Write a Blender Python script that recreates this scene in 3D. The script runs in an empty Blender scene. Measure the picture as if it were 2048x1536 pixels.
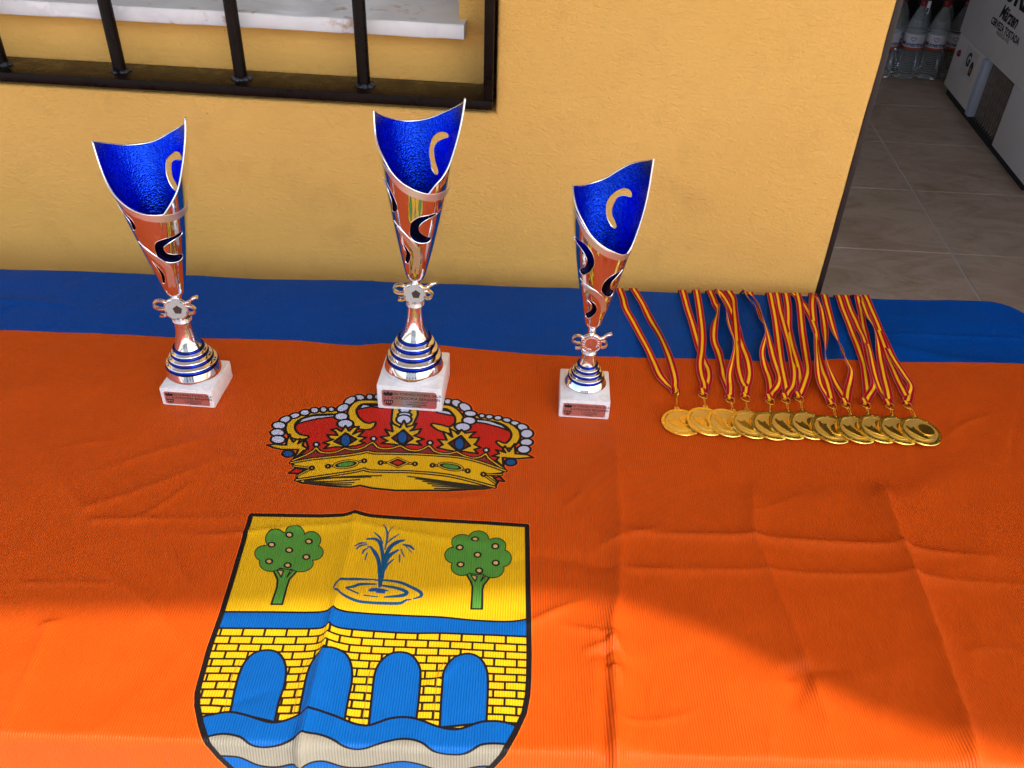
import bpy, bmesh, math, random
import numpy as np
from mathutils import Vector, Matrix
from mathutils.geometry import delaunay_2d_cdt

# ------------------------------------------------------------------ camera, world, sun, exposure
S = bpy.context.scene
COL = S.collection
F_PX = 1700.0; PITCH = math.radians(36); ROLL = 0.041; CAM_H = 1.38; TT = 0.74   # table top height
R3 = math.radians
_f = np.array([0, math.cos(PITCH), -math.sin(PITCH)])
_r = np.array([1, 0, 0.]); _d = np.array([0, -math.sin(PITCH), -math.cos(PITCH)])
CR = math.cos(ROLL) * _r - math.sin(ROLL) * _d
CD = math.cos(ROLL) * _d + math.sin(ROLL) * _r
CC = np.array([0, 0, CAM_H])

cam_d = bpy.data.cameras.new('camera'); cam = bpy.data.objects.new('camera', cam_d); COL.objects.link(cam)
cam_d.sensor_width = 36; cam_d.lens = F_PX / 2048 * 36; cam_d.clip_start = 0.02; cam_d.clip_end = 3000
cam.matrix_world = Matrix(((CR[0], -CD[0], -_f[0], CC[0]), (CR[1], -CD[1], -_f[1], CC[1]), (CR[2], -CD[2], -_f[2], CC[2]), (0, 0, 0, 1)))
S.camera = cam

SUN_EL = R3(51); SUN_AZ = R3(146)      # azimuth clockwise from +Y (the wall side): sun stands behind the camera, to the right
sun_dir = Vector((math.sin(SUN_AZ) * math.cos(SUN_EL), math.cos(SUN_AZ) * math.cos(SUN_EL), math.sin(SUN_EL)))
W = bpy.data.worlds.new('World'); S.world = W; W.use_nodes = True
nt = W.node_tree; bg = nt.nodes['Background']; sky = nt.nodes.new('ShaderNodeTexSky')
sky.sky_type = 'NISHITA'; sky.sun_disc = False; sky.sun_elevation = SUN_EL; sky.sun_rotation = SUN_AZ; sky.dust_density = 2.5
nt.links.new(sky.outputs[0], bg.inputs[0]); bg.inputs[1].default_value = 0.15
sl = bpy.data.lights.new('sun', 'SUN'); sl.energy = 2.0; sl.angle = R3(0.6); sl.color = (1, .93, .82)
so = bpy.data.objects.new('sun', sl); COL.objects.link(so); so.rotation_euler = sun_dir.to_track_quat('Z', 'Y').to_euler(); so.location = (3, -4, 6)
S.view_settings.view_transform = 'Standard'; S.view_settings.look = 'None'; S.view_settings.gamma = 1
S.view_settings.exposure = 1.3
S.render.engine = 'CYCLES'
S.cycles.use_denoising = True
S.cycles.max_bounces = 10

# ------------------------------------------------------------------ geometry helpers
def ray(x, y): return _f + CR * (x - 1024) / F_PX + CD * (y - 768) / F_PX
def onz(x, y, z=TT):
    d = ray(x, y); return CC + d * ((z - CAM_H) / d[2])

def tag(o, label=None, cat=None, group=None, kind=None):
    if label: o['label'] = label
    if cat: o['category'] = cat
    if group: o['group'] = group
    if kind: o['kind'] = kind
    return o
def empty(name, loc=(0, 0, 0), rz=0):
    o = bpy.data.objects.new(name, None); COL.objects.link(o); o.location = loc; o.rotation_euler = (0, 0, rz); o.empty_display_size = .02
    return o
def link(name, me, mats, parent=None, smooth=False):
    if not isinstance(mats, (list, tuple)): mats = [mats]
    for m in mats: me.materials.append(m)
    if smooth:
        me.polygons.foreach_set('use_smooth', [True] * len(me.polygons))
    o = bpy.data.objects.new(name, me); COL.objects.link(o); o.parent = parent
    return o
def autosmooth(me, ang=35):
    me.polygons.foreach_set('use_smooth', [True] * len(me.polygons))
    me.set_sharp_from_angle(angle=R3(ang))
def pyd(name, vs, fs, mats, parent=None, smooth=False, ang=None):
    me = bpy.data.meshes.new(name); me.from_pydata([tuple(v) for v in vs], [], fs); me.update()
    o = link(name, me, mats, parent, smooth)
    if ang: autosmooth(me, ang)
    return o
def from_bm(name, bm, mats, parent=None, ang=None):
    me = bpy.data.meshes.new(name); bmesh.ops.recalc_face_normals(bm, faces=bm.faces); bm.to_mesh(me); bm.free()
    o = link(name, me, mats, parent)
    if ang: autosmooth(me, ang)
    return o
def box_bm(bm, c, s, M=None, bev=0, seg=2):
    r = bmesh.ops.create_cube(bm, size=1)
    vs = r['verts']
    bmesh.ops.scale(bm, vec=s, verts=vs); bmesh.ops.translate(bm, vec=c, verts=vs)
    if bev:
        es = list({e for v in vs for e in v.link_edges})
        rr = bmesh.ops.bevel(bm, geom=es, offset=bev, segments=seg, affect='EDGES', profile=.6)
        vs = list({v for f in rr['faces'] for v in f.verts} | {v for v in vs if v.is_valid})
    if M is not None: bmesh.ops.transform(bm, matrix=M, verts=[v for v in vs if v.is_valid])
def box(name, c, s, mat, parent=None, bev=0, M=None, seg=2):
    bm = bmesh.new(); box_bm(bm, c, s, M, bev, seg); return from_bm(name, bm, mat, parent, 35 if bev else None)
def lathe(name, prof, mat, parent=None, n=64, ang=40, M=None, close=True):
    vs = []; fs = []
    for r, z in prof:
        for i in range(n):
            a = 2 * math.pi * i / n; vs.append((r * math.cos(a), r * math.sin(a), z))
    for j in range(len(prof) - 1):
        for i in range(n):
            k = (i + 1) % n; fs.append((j * n + i, j * n + k, (j + 1) * n + k, (j + 1) * n + i))
    if close:
        if prof[0][0] > 1e-6: fs.append(tuple(range(n))[::-1])
        if prof[-1][0] > 1e-6: fs.append(tuple((len(prof) - 1) * n + i for i in range(n)))
    if M is not None: vs = [M @ Vector(v) for v in vs]
    return pyd(name, vs, fs, mat, parent, ang=ang)
def torus_prof(R, z, rr, rz, n=8):
    return [(R + rr * math.cos(2 * math.pi * k / n), z + rz * math.sin(2 * math.pi * k / n)) for k in range(n + 1)]
def tube_data(path, rad, n=6, closed=False, flat=None):
    P = [Vector(p) for p in path]; m = len(P); vs = []; fs = []
    up = Vector((0, 0, 1)); prev = None
    for i, p in enumerate(P):
        if closed: t = P[(i + 1) % m] - P[i - 1]
        else: t = P[min(i + 1, m - 1)] - P[max(i - 1, 0)]
        t.normalize()
        if prev is None:
            a = Vector((0, 1, 0)) if flat else (up if abs(t.z) < .9 else Vector((1, 0, 0)))
            nrm = (a - t * a.dot(t)).normalized()
        else: nrm = (prev - t * prev.dot(t)).normalized()
        prev = nrm; b = t.cross(nrm)
        r = rad[i] if isinstance(rad, (list, tuple)) else rad
        for k in range(n):
            q = 2 * math.pi * (k + .5) / n
            vs.append(p + nrm * r * (flat or 1) * math.cos(q) + b * r * math.sin(q))
    last = m if closed else m - 1
    for i in range(last):
        for k in range(n):
            a = i * n + k; b2 = i * n + (k + 1) % n; c = ((i + 1) % m) * n + (k + 1) % n; d = ((i + 1) % m) * n + k
            fs.append((a, b2, c, d))
    if not closed: fs.append(tuple(range(n))[::-1]); fs.append(tuple((m - 1) * n + k for k in range(n)))
    return vs, fs
def tube(name, path, rad, mat, parent=None, n=6, closed=False, flat=None):
    vs, fs = tube_data(path, rad, n, closed, flat); return pyd(name, vs, fs, mat, parent, ang=50)
def crom(P, sub=4, closed=False):
    out = []; n = len(P)
    P = [np.array(p, float) for p in P]
    for i in range(n if closed else n - 1):
        p0 = P[(i - 1) % n] if (closed or i > 0) else P[0]; p1 = P[i]; p2 = P[(i + 1) % n]; p3 = P[(i + 2) % n] if (closed or i + 2 < n) else P[n - 1]
        for k in range(sub):
            t = k / sub
            out.append(.5 * ((2 * p1) + (-p0 + p2) * t + (2 * p0 - 5 * p1 + 4 * p2 - p3) * t * t + (-p0 + 3 * p1 - 3 * p2 + p3) * t ** 3))
    if not closed: out.append(P[-1])
    return out
def prism(name, pts, z0, z1, mat, parent=None, M=None):
    n = len(pts); vs = [(x, y, z0) for x, y in pts] + [(x, y, z1) for x, y in pts]
    if M is not None: vs = [M @ Vector(v) for v in vs]
    fs = [tuple(range(n))[::-1], tuple(range(n, 2 * n))] + [(i, (i + 1) % n, n + (i + 1) % n, n + i) for i in range(n)]
    o = pyd(name, vs, fs, mat, parent)
    bm = bmesh.new(); bm.from_mesh(o.data); bmesh.ops.recalc_face_normals(bm, faces=bm.faces); bm.to_mesh(o.data); bm.free()
    return o
def text_mesh(name, s, size, M, mat, parent=None, shear=0, align='CENTER', ext=.0001, space=1.0, sx=1.0, bold=0):
    cu = bpy.data.curves.new(name + '_c', 'FONT'); cu.body = s; cu.size = size; cu.align_x = align; cu.align_y = 'CENTER'
    cu.extrude = ext; cu.shear = shear; cu.resolution_u = 3; cu.space_character = space; cu.offset = bold
    o = bpy.data.objects.new('tmp', cu); COL.objects.link(o)
    me = bpy.data.meshes.new_from_object(o); bpy.data.objects.remove(o); bpy.data.curves.remove(cu)
    me.transform(M @ Matrix.Diagonal((sx, 1, 1, 1))); me.name = name; me.materials.clear()
    return link(name, me, mat, parent)
def copy_tree(o, parent=None):
    c = o.copy(); COL.objects.link(c); c.parent = parent
    for ch in o.children: copy_tree(ch, c)
    return c

# ------------------------------------------------------------------ material helpers
def lin(r, g, b):
    f = lambda v: (v / 255 / 12.92) if v / 255 <= .04045 else ((v / 255 + .055) / 1.055) ** 2.4
    return (f(r), f(g), f(b), 1)
class MT:
    def __init__(s, name):
        s.m = bpy.data.materials.new(name); s.m.use_nodes = True; s.t = s.m.node_tree; s.b = s.t.nodes['Principled BSDF']; s.N = s.t.nodes
    def n(s, typ, **kw):
        x = s.N.new(typ)
        for k, v in kw.items(): setattr(x, k, v)
        return x
    def l(s, a, b): s.t.links.new(a, b)
    def p(s, **kw):
        for k, v in kw.items():
            s.b.inputs[{'col': 'Base Color', 'met': 'Metallic', 'rou': 'Roughness', 'spec': 'Specular IOR Level', 'trans': 'Transmission Weight', 'ior': 'IOR',
                        'coat': 'Coat Weight', 'sheen': 'Sheen Weight', 'sss': 'Subsurface Weight', 'alpha': 'Alpha', 'ani': 'Anisotropic'}[k]].default_value = v
        return s
    def coord(s, which='Object', scale=(1, 1, 1), rot=(0, 0, 0)):
        tc = s.n('ShaderNodeTexCoord'); mp = s.n('ShaderNodeMapping'); mp.inputs['Scale'].default_value = scale; mp.inputs['Rotation'].default_value = rot
        s.l(tc.outputs[which], mp.inputs[0]); return mp.outputs[0]
    def noise(s, vec, scale, detail=4, rough=.5, dist=0):
        x = s.n('ShaderNodeTexNoise'); x.inputs['Scale'].default_value = scale; x.inputs['Detail'].default_value = detail
        x.inputs['Roughness'].default_value = rough; x.inputs['Distortion'].default_value = dist; s.l(vec, x.inputs['Vector']); return x.outputs['Fac']
    def ramp(s, fac, stops, interp='LINEAR'):
        x = s.n('ShaderNodeValToRGB'); x.color_ramp.interpolation = interp; el = x.color_ramp.elements
        while len(el) < len(stops): el.new(.5)
        for e, (p, c) in zip(el, stops): e.position = p; e.color = c if len(c) == 4 else (*c, 1)
        s.l(fac, x.inputs[0]); return x.outputs[0]
    def mix(s, fac, a, b, typ='MIX'):
        x = s.n('ShaderNodeMix', data_type='RGBA', blend_type=typ)
        for v, i in ((fac, 0), (a, 6), (b, 7)):
            if hasattr(v, 'node'): s.l(v, x.inputs[i])
            else: x.inputs[i].default_value = v
        return x.outputs[2]
    def math(s, op, a, b=0.0):
        x = s.n('ShaderNodeMath', operation=op)
        for v, i in ((a, 0), (b, 1)):
            if hasattr(v, 'node'): s.l(v, x.inputs[i])
            else: x.inputs[i].default_value = v
        return x.outputs[0]
    def bump(s, h, strength, dist=.001, prev=None):
        x = s.n('ShaderNodeBump'); x.inputs['Strength'].default_value = strength; x.inputs['Distance'].default_value = dist; s.l(h, x.inputs['Height'])
        if prev is not None: s.l(prev, x.inputs['Normal'])
        s.l(x.outputs[0], s.b.inputs['Normal']); return x.outputs[0]
def simple(name, col, rou=.5, met=0, bump=None, var=0, **kw):
    m = MT(name).p(col=col, rou=rou, met=met, **kw)
    if var or bump:
        v = m.coord()
        if var:
            n = m.noise(v, 14, 5, .6)
            m.l(m.ramp(n, [(.3, tuple(c * (1 - var) for c in col[:3])), (.7, tuple(min(1, c * (1 + var)) for c in col[:3]))]), m.b.inputs['Base Color'])
        if bump: m.bump(m.noise(v, bump[0], 4, .6), bump[1], bump[2])
    return m.m

# plaster wall, trowelled
m = MT('ochre_plaster').p(rou=.85, spec=.25)
v = m.coord()
big = m.noise(v, 2.2, 5, .6); mid = m.noise(v, 11, 6, .65, .4)
c1 = m.ramp(big, [(.3, (.88, .480, .112)), (.7, (.97, .545, .142))])
c2 = m.mix(m.ramp(mid, [(.54, (0, 0, 0)), (.78, (.34, .34, .34))]), c1, (.60, .29, .085, 1))
spk = m.noise(v, 90, 2, .5); c3 = m.mix(m.ramp(spk, [(.72, (0, 0, 0)), (.80, (.45, .45, .45))]), c2, (.33, .15, .05, 1))
m.l(c3, m.b.inputs['Base Color'])
v2 = m.coord(scale=(1, 1, 1.9), rot=(0, .3, 0))
h1 = m.noise(v2, 105, 3, .6, .6); h2 = m.noise(v2, 240, 3, .6, .8); h3 = m.noise(v, 9, 3, .5)
b1 = m.bump(h3, .5, .005); b2 = m.bump(h1, 1.0, .0020, b1); m.bump(h2, 1.0, .0017, b2)
PLASTER = m.m
# white marble (sill, trophy blocks)
def marble(name, scale, base, vein):
    m = MT(name).p(rou=.28, spec=.5, sss=.0)
    v = m.coord(); n = m.noise(v, scale, 6, .6, 1.2)
    c = m.ramp(n, [(.35, base), (.52, tuple(.94 * x for x in base[:3])), (.6, vein), (.66, base)])
    m.l(c, m.b.inputs['Base Color']); return m
mm = marble('sill_marble', 9, (.92, .90, .87, 1), (.80, .78, .77, 1))
v = mm.coord(); n = mm.noise(v, 7, 4, .7, .3); n2 = mm.noise(v, 45, 3, .6)
base = mm.b.inputs['Base Color'].links[0].from_socket
st = mm.ramp(mm.math('MULTIPLY', n, n2), [(.33, (0, 0, 0)), (.42, (.8, .8, .8))])
mm.l(mm.mix(st, base, (.55, .33, .15, 1)), mm.b.inputs['Base Color']); mm.p(rou=.45); mm.bump(n2, .3, .001)
SILL = mm.m
BLOCK = marble('trophy_marble', 60, (.92, .90, .89, 1), (.78, .77, .77, 1)).m
# iron grille paint
m = MT('dark_brown_iron_paint').p(rou=.28, spec=.14)
v = m.coord(); n = m.noise(v, 25, 5, .7)
m.l(m.ramp(n, [(.35, (.004, .0025, .002)), (.7, (.014, .007, .005))]), m.b.inputs['Base Color'])
m.l(m.ramp(n, [(.3, (.18, .18, .18)), (.75, (.5, .5, .5))]), m.b.inputs['Roughness']); m.bump(m.noise(v, 120, 3), .35, .0006)
IRON = m.m
WELD = simple('weld_bead', (.035, .037, .045, 1), .35, .3, bump=(300, 1, .002), var=.5)
DOORFRAME = simple('dark_door_frame', (.022, .012, .009, 1), .5, bump=(60, .4, .001), var=.4)
# chrome, gold
def metal(name, col, rou, bumpy=None):
    m = MT(name).p(col=col, met=1, rou=rou)
    if bumpy: v = m.coord(); m.bump(m.noise(v, bumpy[0], 3, .6), bumpy[1], bumpy[2])
    return m.m
CHROME = metal('chrome', (.93, .92, .92, 1), .045, (35, .06, .002))
SILVER = metal('silver_edge', (.95, .95, .96, 1), .22)
SATIN = metal('satin_silver_band', (.88, .86, .85, 1), .36, (1500, .5, .0004))
BLUERING = metal('blue_lacquer_ring', (.01, .03, .34, 1), .10)
m = MT('blue_foil').p(met=1, rou=.22, col=(.008, .035, .62, 1))
v = m.coord(); vo = m.n('ShaderNodeTexVoronoi'); vo.inputs['Scale'].default_value = 620; m.l(v, vo.inputs['Vector'])
wv = m.coord(scale=(1, 1, .6)); nn = m.noise(wv, 420, 2, .5)
m.l(m.ramp(nn, [(.3, (.004, .030, .52)), (.7, (.012, .080, .86))]), m.b.inputs['Base Color'])
b = m.bump(vo.outputs['Distance'], .45, .0009); m.bump(nn, .4, .0008, b)
BLUEFOIL = m.m
NAVY = metal('navy_cup_shade', (.004, .010, .12, 1), .25, (700, .3, .0005))  # dark colour standing in for shade inside the cup
PLAQUE = metal('plaque_metal', (.82, .66, .64, 1), .40)
INK = simple('black_ink', (.012, .012, .014, 1), .5)
INKBROWN = simple('dark_grey_ink', (.05, .035, .03, 1), .45)
BALLWHITE = simple('emblem_white', (.46, .46, .43, 1), .3, var=.08)
GOLD = metal('gold_polished', (.95, .66, .14, 1), .22, (160, .12, .001))
GOLDS = metal('gold_satin', (.98, .72, .20, 1), .55, (900, .4, .0004))
# ribbon stripes from UV
m = MT('striped_ribbon').p(rou=.7, spec=.12)
tc = m.n('ShaderNodeTexCoord'); sx = m.n('ShaderNodeSeparateXYZ'); m.l(tc.outputs['UV'], sx.inputs[0])
RED = (.50, .002, .014); YEL = (.97, .60, .012); PK = (.66, .28, .32)
m.l(m.ramp(sx.outputs[0], [(0, PK), (.035, RED), (.35, YEL), (.65, RED), (.965, PK)], 'CONSTANT'), m.b.inputs['Base Color'])
wv = m.n('ShaderNodeTexWave'); wv.inputs['Scale'].default_value = 1; mp = m.n('ShaderNodeMapping'); mp.inputs['Scale'].default_value = (9, 0, 0)
m.l(tc.outputs['UV'], mp.inputs[0]); m.l(mp.outputs[0], wv.inputs[0]); m.bump(wv.outputs['Fac'], .25, .0004)
RIBBON = m.m

# ------------------------------------------------------------------ ground, street, house opposite (seen in the chrome)
GROUND = MT('pavement_concrete').p(rou=.9)
v = GROUND.coord(); GROUND.l(GROUND.ramp(GROUND.noise(v, 3, 8, .7), [(.3, (.42, .38, .33)), (.7, (.52, .48, .42))]), GROUND.b.inputs['Base Color'])
GROUND.bump(GROUND.noise(v, 80, 3), .4, .003)
tag(pyd('ground', [(-60, -60, 0), (60, -60, 0), (60, 60, 0), (-60, 60, 0)], [(0, 1, 2, 3)], GROUND.m), 'pale concrete pavement under the table', None, None, 'structure')

WHITEWASH = simple('whitewash', (.74, .72, .68, 1), .85, bump=(25, .4, .004), var=.06)
ROOFT = simple('roof_clay', (.34, .13, .06, 1), .8, var=.3)
GLASSD = simple('dark_window_glass', (.03, .035, .04, 1), .08)
WOODD = simple('brown_door_wood', (.10, .045, .02, 1), .5, var=.3)
h = tag(empty('white_house', (-2, -19, 0)), 'whitewashed two storey house across the street behind the camera', 'house')
box('wall', (0, -3, 3), (15, 6, 6), WHITEWASH, h)
box('roof', (0, -3, 6.15), (15.8, 6.8, .3), ROOFT, h)
for x in (-5.5, -2, 2, 5.5):
    for z in (1.7, 4.5):
        if x == -2 and z == 1.7: continue
        w = box('window', (x, .03, z), (1.1, .08, 1.3), WHITEWASH, h); box('pane', (x, .08, z), (.95, .03, 1.15), GLASSD, w)
d = box('door', (-2, .04, 1.05), (1.0, .1, 2.1), WOODD, h); box('handle', (-1.6, .12, 1.05), (.04, .05, .14), IRON, d)

# unseen sail added overhead; edge shaped to cast the shade line on the table
m = MT('sail_fabric').p(col=(.22, .20, .17, 1), rou=.9, spec=.1)
tr = m.n('ShaderNodeBsdfTranslucent'); tr.inputs[0].default_value = (.80, .72, .58, 1)
mx = m.n('ShaderNodeMixShader'); mx.inputs[0].default_value = .10
m.l(m.b.outputs[0], mx.inputs[1]); m.l(tr.outputs[0], mx.inputs[2]); m.l(mx.outputs[0], m.N['Material Output'].inputs[0])
v = m.coord(); m.bump(m.noise(v, 3, 3), .4, .02)
SAILM = m.m
SZ = 2.75
shadow_px = [(0, 1212), (400, 1208), (700, 1192), (900, 1182), (1055, 1175), (1200, 1190), (1300, 1214), (1400, 1247), (1500, 1297), (1600, 1345), (1700, 1390), (1800, 1430), (1900, 1460), (2048, 1495)]
E0 = [onz(*p) for p in shadow_px]
k = (SZ - TT) / sun_dir.z
edge = [(p[0] + sun_dir.x * k, p[1] + sun_dir.y * k) for p in E0]
x0, y0 = edge[0]; x1, y1 = edge[-1]
edge = [(x0 - 3.2, y0 - .10), (x0 - 1.6, y0 - .04)] + edge + [(x1 + .5, y1 - .10), (x1 + 2.6, y1 - .35)]
vs = []; fs = []
for i, (x, y) in enumerate(edge):
    yb = 1.14 - .056 * (x - .47) - .02
    for j in range(9):
        t = j / 8; vs.append((x, y + (yb - y) * t, SZ + .16 * math.sin(t * math.pi / 2) - .0 ))
for i in range(len(edge) - 1):
    for j in range(8): a = i * 9 + j; fs.append((a, a + 9, a + 10, a + 1))
sail = tag(empty('added_shade_sail', (0, 0, 0)), 'unseen taupe fabric sail added over the table, shaped to cast its shade line', 'awning')
pyd('fabric', vs, fs, SAILM, sail, smooth=True)
tube('edge_cord', [(x, y, SZ) for x, y in edge], .006, SILVER, sail)

# ------------------------------------------------------------------ ochre house wall with window recess and doorway
WY = R3(-3.2); WU = Vector((math.cos(WY), math.sin(WY), 0)); WN = Vector((math.sin(WY), -math.cos(WY), 0))   # along the wall, and out of it
WO = Vector((.4745, 1.1836, 0))                                       # door-side corner of the wall
WM = Matrix(((WU.x, WN.x, 0, WO.x), (WU.y, WN.y, 0, WO.y), (0, 0, 1, 0), (0, 0, 0, 1)))   # local x along wall, y outwards, z up
WMi = np.array(WM.inverted())
def onwall(px, py, off=0.0):
    p0 = np.array(WO + WN * off); n = np.array(WN); d = ray(px, py); t = np.dot(p0 - CC, n) / np.dot(d, n); P = CC + t * d
    q = WMi @ np.array([*P, 1]); return q[0], q[2]
house = tag(empty('house_wall', WO, WY), 'ochre plastered house wall behind the table with a window recess', 'wall')
sR = onwall(995, 20)[0]; ZB = .976
bm = bmesh.new()
xs = [-4.2, -2.0, sR, 0.0]; zs = [0, ZB, 2.2, 3.1]
V = [[bm.verts.new((x, 0, z)) for z in zs] for x in xs]
FS = []
for i in range(3):
    for j in range(3):
        if (i, j) != (1, 1): FS.append(bm.faces.new((V[i][j], V[i + 1][j], V[i + 1][j + 1], V[i][j + 1])))
r = bmesh.ops.extrude_face_region(bm, geom=FS)
nv = [g for g in r['geom'] if isinstance(g, bmesh.types.BMVert)]
bmesh.ops.translate(bm, vec=(0, .078, 0), verts=nv)
bmesh.ops.recalc_face_normals(bm, faces=bm.faces)
es = [e for e in bm.edges if len(e.link_faces) == 2 and e.calc_face_angle(0) > 1 and all(v.co.y < .01 for v in e.verts)]
bmesh.ops.bevel(bm, geom=es, offset=.007, segments=3, affect='EDGES', profile=.5)
from_bm('plaster_face', bm, PLASTER, house, 35)
# from here everything on the wall uses house-local coords: x along wall, y = -outwards, z up
OUT = lambda d: -d

# worn corner where the plaster ends at the door, and the dark frame behind it
rnd = random.Random(7); path = []
vs = []; fs = []; n = 60
for i in range(n + 1):
    z = .2 + i * (2.2 / n)
    w = .0035 + .0018 * rnd.random() + (.004 if .74 < z < .82 and rnd.random() > .4 else 0)
    vs += [(-.004, OUT(-.002), z), (w * .4, OUT(-.005 - .003 * rnd.random()), z), (.002, OUT(-.03), z)]
for i in range(n):
    a = i * 3; fs += [(a, a + 1, a + 4, a + 3), (a + 1, a + 2, a + 5, a + 4)]
pyd('plaster_corner', vs, fs, PLASTER, house)
fr = box('door_frame', (.0046, OUT(-.009), 1.35), (.0085, .010, 2.2), DOORFRAME, house, bev=.001)
# marble sill
(sa, za) = onwall(928, 80, -.045); (sb, zb) = onwall(926, 50, -.045)
SILT = zb + .0; SILB = za
sW = onwall(919, 20, -.085)[0]
box('recess_back', ((-2.2 - .30) / 2, OUT(-.078 - .05), (ZB - .2 + SILB + .01) / 2), (1.9, .1, SILB + .01 - ZB + .2), PLASTER, house)
box('recess_back', ((sW - .30) / 2, OUT(-.0785 - .05), (SILB + 2.35) / 2 + .005), (-.30 - sW, .1, 2.35 - SILB), PLASTER, house)
def sill_mesh():
    bm = bmesh.new(); x0, x1 = -2.02, sa; yf, yb = OUT(-.045), OUT(-.28)
    n = 50
    top = []; rnd = random.Random(3)
    for i in range(n + 1):
        x = x0 + (x1 - x0) * i / n; j = lambda s: (rnd.random() - .5) * s
        row = [(x, yb, SILT), (x, yf + .002, SILT + j(.0006)), (x, yf, SILT - .002 + j(.0008)), (x, yf + j(.0006), SILB + .003 + j(.0012)), (x, yf + .002, SILB + j(.0012)), (x, yb, SILB)]
        top.append([bm.verts.new(p) for p in row])
    for i in range(n):
        for k in range(6): bm.faces.new((top[i][k], top[i][(k + 1) % 6], top[i + 1][(k + 1) % 6], top[i + 1][k]))
    bm.faces.new(top[0]); bm.faces.new(top[-1][::-1]); return bm
from_bm('sill', sill_mesh(), SILL, house, 40)
# window behind the sill
win = box('window', (-1.1, OUT(-.26), SILT + .55), (2.1, .04, 1.1), WHITEWASH, house)
for wx in (-.42, -1.0, -1.6): box('pane', (wx, OUT(-.238), SILT + .56), (.50, .008, .95), GLASSD, win)
# wall on the other side of the doorway and above it
house2 = tag(empty('doorway_wall', WO, WY), 'ochre wall above and beyond the open doorway', 'wall')
box('lintel_panel', (.56, OUT(-.04), 2.76), (1.10, .08, .66), PLASTER, house2, bev=.004)
box('side_panel', (2.6, OUT(-.04), 1.55), (2.9, .08, 3.1), PLASTER, house2, bev=.004)

# iron window grille
gr = tag(empty('window_grille', WO, WY), 'dark brown iron window grille with round upright bars above the table', 'window grille')
FRONT = .012; DEP = .080
sP0 = onwall(985, 210, FRONT)[0]; zG0 = onwall(500, 193, FRONT)[1]; 
def gb(name, x0, x1, z0, z1, bev=.0025): return box(name, ((x0 + x1) / 2, OUT(FRONT - DEP / 2), (z0 + z1) / 2), (x1 - x0, DEP, z1 - z0), IRON, gr, bev=bev)
gb('bottom_rail', -1.95, sP0, zG0, zG0 + .0135); gb('side_rail', sP0 - .0135, sP0, zG0 + .0137, 2.19)
gb('side_rail', -1.95, -1.9365, zG0 + .0137, 2.19); gb('top_rail', -1.9363, sP0 - .0137, 2.175, 2.19)
bar_s = [onwall(727, 150, -.024)[0], onwall(480, 140, -.024)[0], onwall(238, 130, -.024)[0], onwall(3, 125, -.024)[0]]
bar_s += [bar_s[-1] - .181 * (i + 1) for i in range(6)]
rnd = random.Random(5)
for x in bar_s:
    b = lathe('bar', [(.0092, zG0 + .0136), (.0092, 2.174)], IRON, gr, n=20, M=Matrix.Translation((x, OUT(-.024), 0)))
    bm = bmesh.new()
    for k in range(9):
        a = k / 9 * 6.283 + rnd.random() * .5; r_ = .0098 + rnd.random() * .002
        mt = Matrix.Translation((x + math.cos(a) * r_, OUT(-.024) + math.sin(a) * r_, zG0 + .0146)) @ Matrix.Diagonal((1.3, 1.3, .8 + rnd.random() * .6, 1))
        bmesh.ops.create_icosphere(bm, subdivisions=2, radius=.0028 + rnd.random() * .0016, matrix=mt)
    w = from_bm('weld', bm, WELD, b, 60)

# ------------------------------------------------------------------ room behind the doorway
FL = .30
GROUT = simple('floor_grout', (.62, .54, .46, 1), .9)
m = MT('beige_floor_tile').p(rou=.35, spec=.35)
oi = m.n('ShaderNodeObjectInfo'); tc = m.n('ShaderNodeTexCoord'); av = m.n('ShaderNodeVectorMath', operation='ADD')
m.l(tc.outputs['Object'], av.inputs[0]); m.l(oi.outputs['Location'], av.inputs[1])
mp = m.n('ShaderNodeMapping'); mp.inputs['Scale'].default_value = (1, 1.7, 1); mp.inputs['Rotation'].default_value = (0, 0, .35); m.l(av.outputs[0], mp.inputs[0])
n1 = m.noise(mp.outputs[0], 5, 6, .65, 1.2); n2 = m.noise(mp.outputs[0], 22, 4, .6, .6)
c = m.ramp(n1, [(.30, (.40, .27, .165)), (.45, (.52, .375, .26)), (.60, (.62, .47, .345)), (.75, (.44, .31, .20))])
m.l(m.mix(m.ramp(n2, [(.55, (0, 0, 0)), (.75, (.4, .4, .4))]), c, (.26, .17, .095, 1)), m.b.inputs['Base Color'])
TILE = m.m
fl = tag(box('interior_floor', (1.6, 3.0, FL - .10), (5.2, 3.62, .197), GROUT), 'tiled floor of the room through the open doorway', None, None, 'structure')
TS = .455; ang = R3(-5.0)
tu = Vector((math.cos(R3(-1.8)), math.sin(R3(-1.8)), 0)); tv = Vector((-math.sin(R3(-7.0)) * -1, math.cos(R3(-7.0)), 0)).normalized()
tv = Vector((.11, .9939, 0)); org = Vector((1.284, 2.6546, 0))
bmt = bmesh.new(); g = .0030
corners = [(g, g), (TS - g, g), (TS - g, TS - g), (g, TS - g)]
vt = [bmt.verts.new(tu * a + tv * b + Vector((0, 0, -.008))) for a, b in corners]; vtp = [bmt.verts.new(tu * (a + (.001 if a < .1 else -.001)) + tv * (b + (.001 if b < .1 else -.001)) + Vector((0, 0, 0))) for a, b in corners]
bmt.faces.new(vtp); 
for i in range(4): bmt.faces.new((vt[i], vt[(i + 1) % 4], vtp[(i + 1) % 4], vtp[i]))
tile_me = bpy.data.meshes.new('tile'); bmesh.ops.recalc_face_normals(bmt, faces=bmt.faces); bmt.to_mesh(tile_me); bmt.free(); tile_me.materials.append(TILE)
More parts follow.
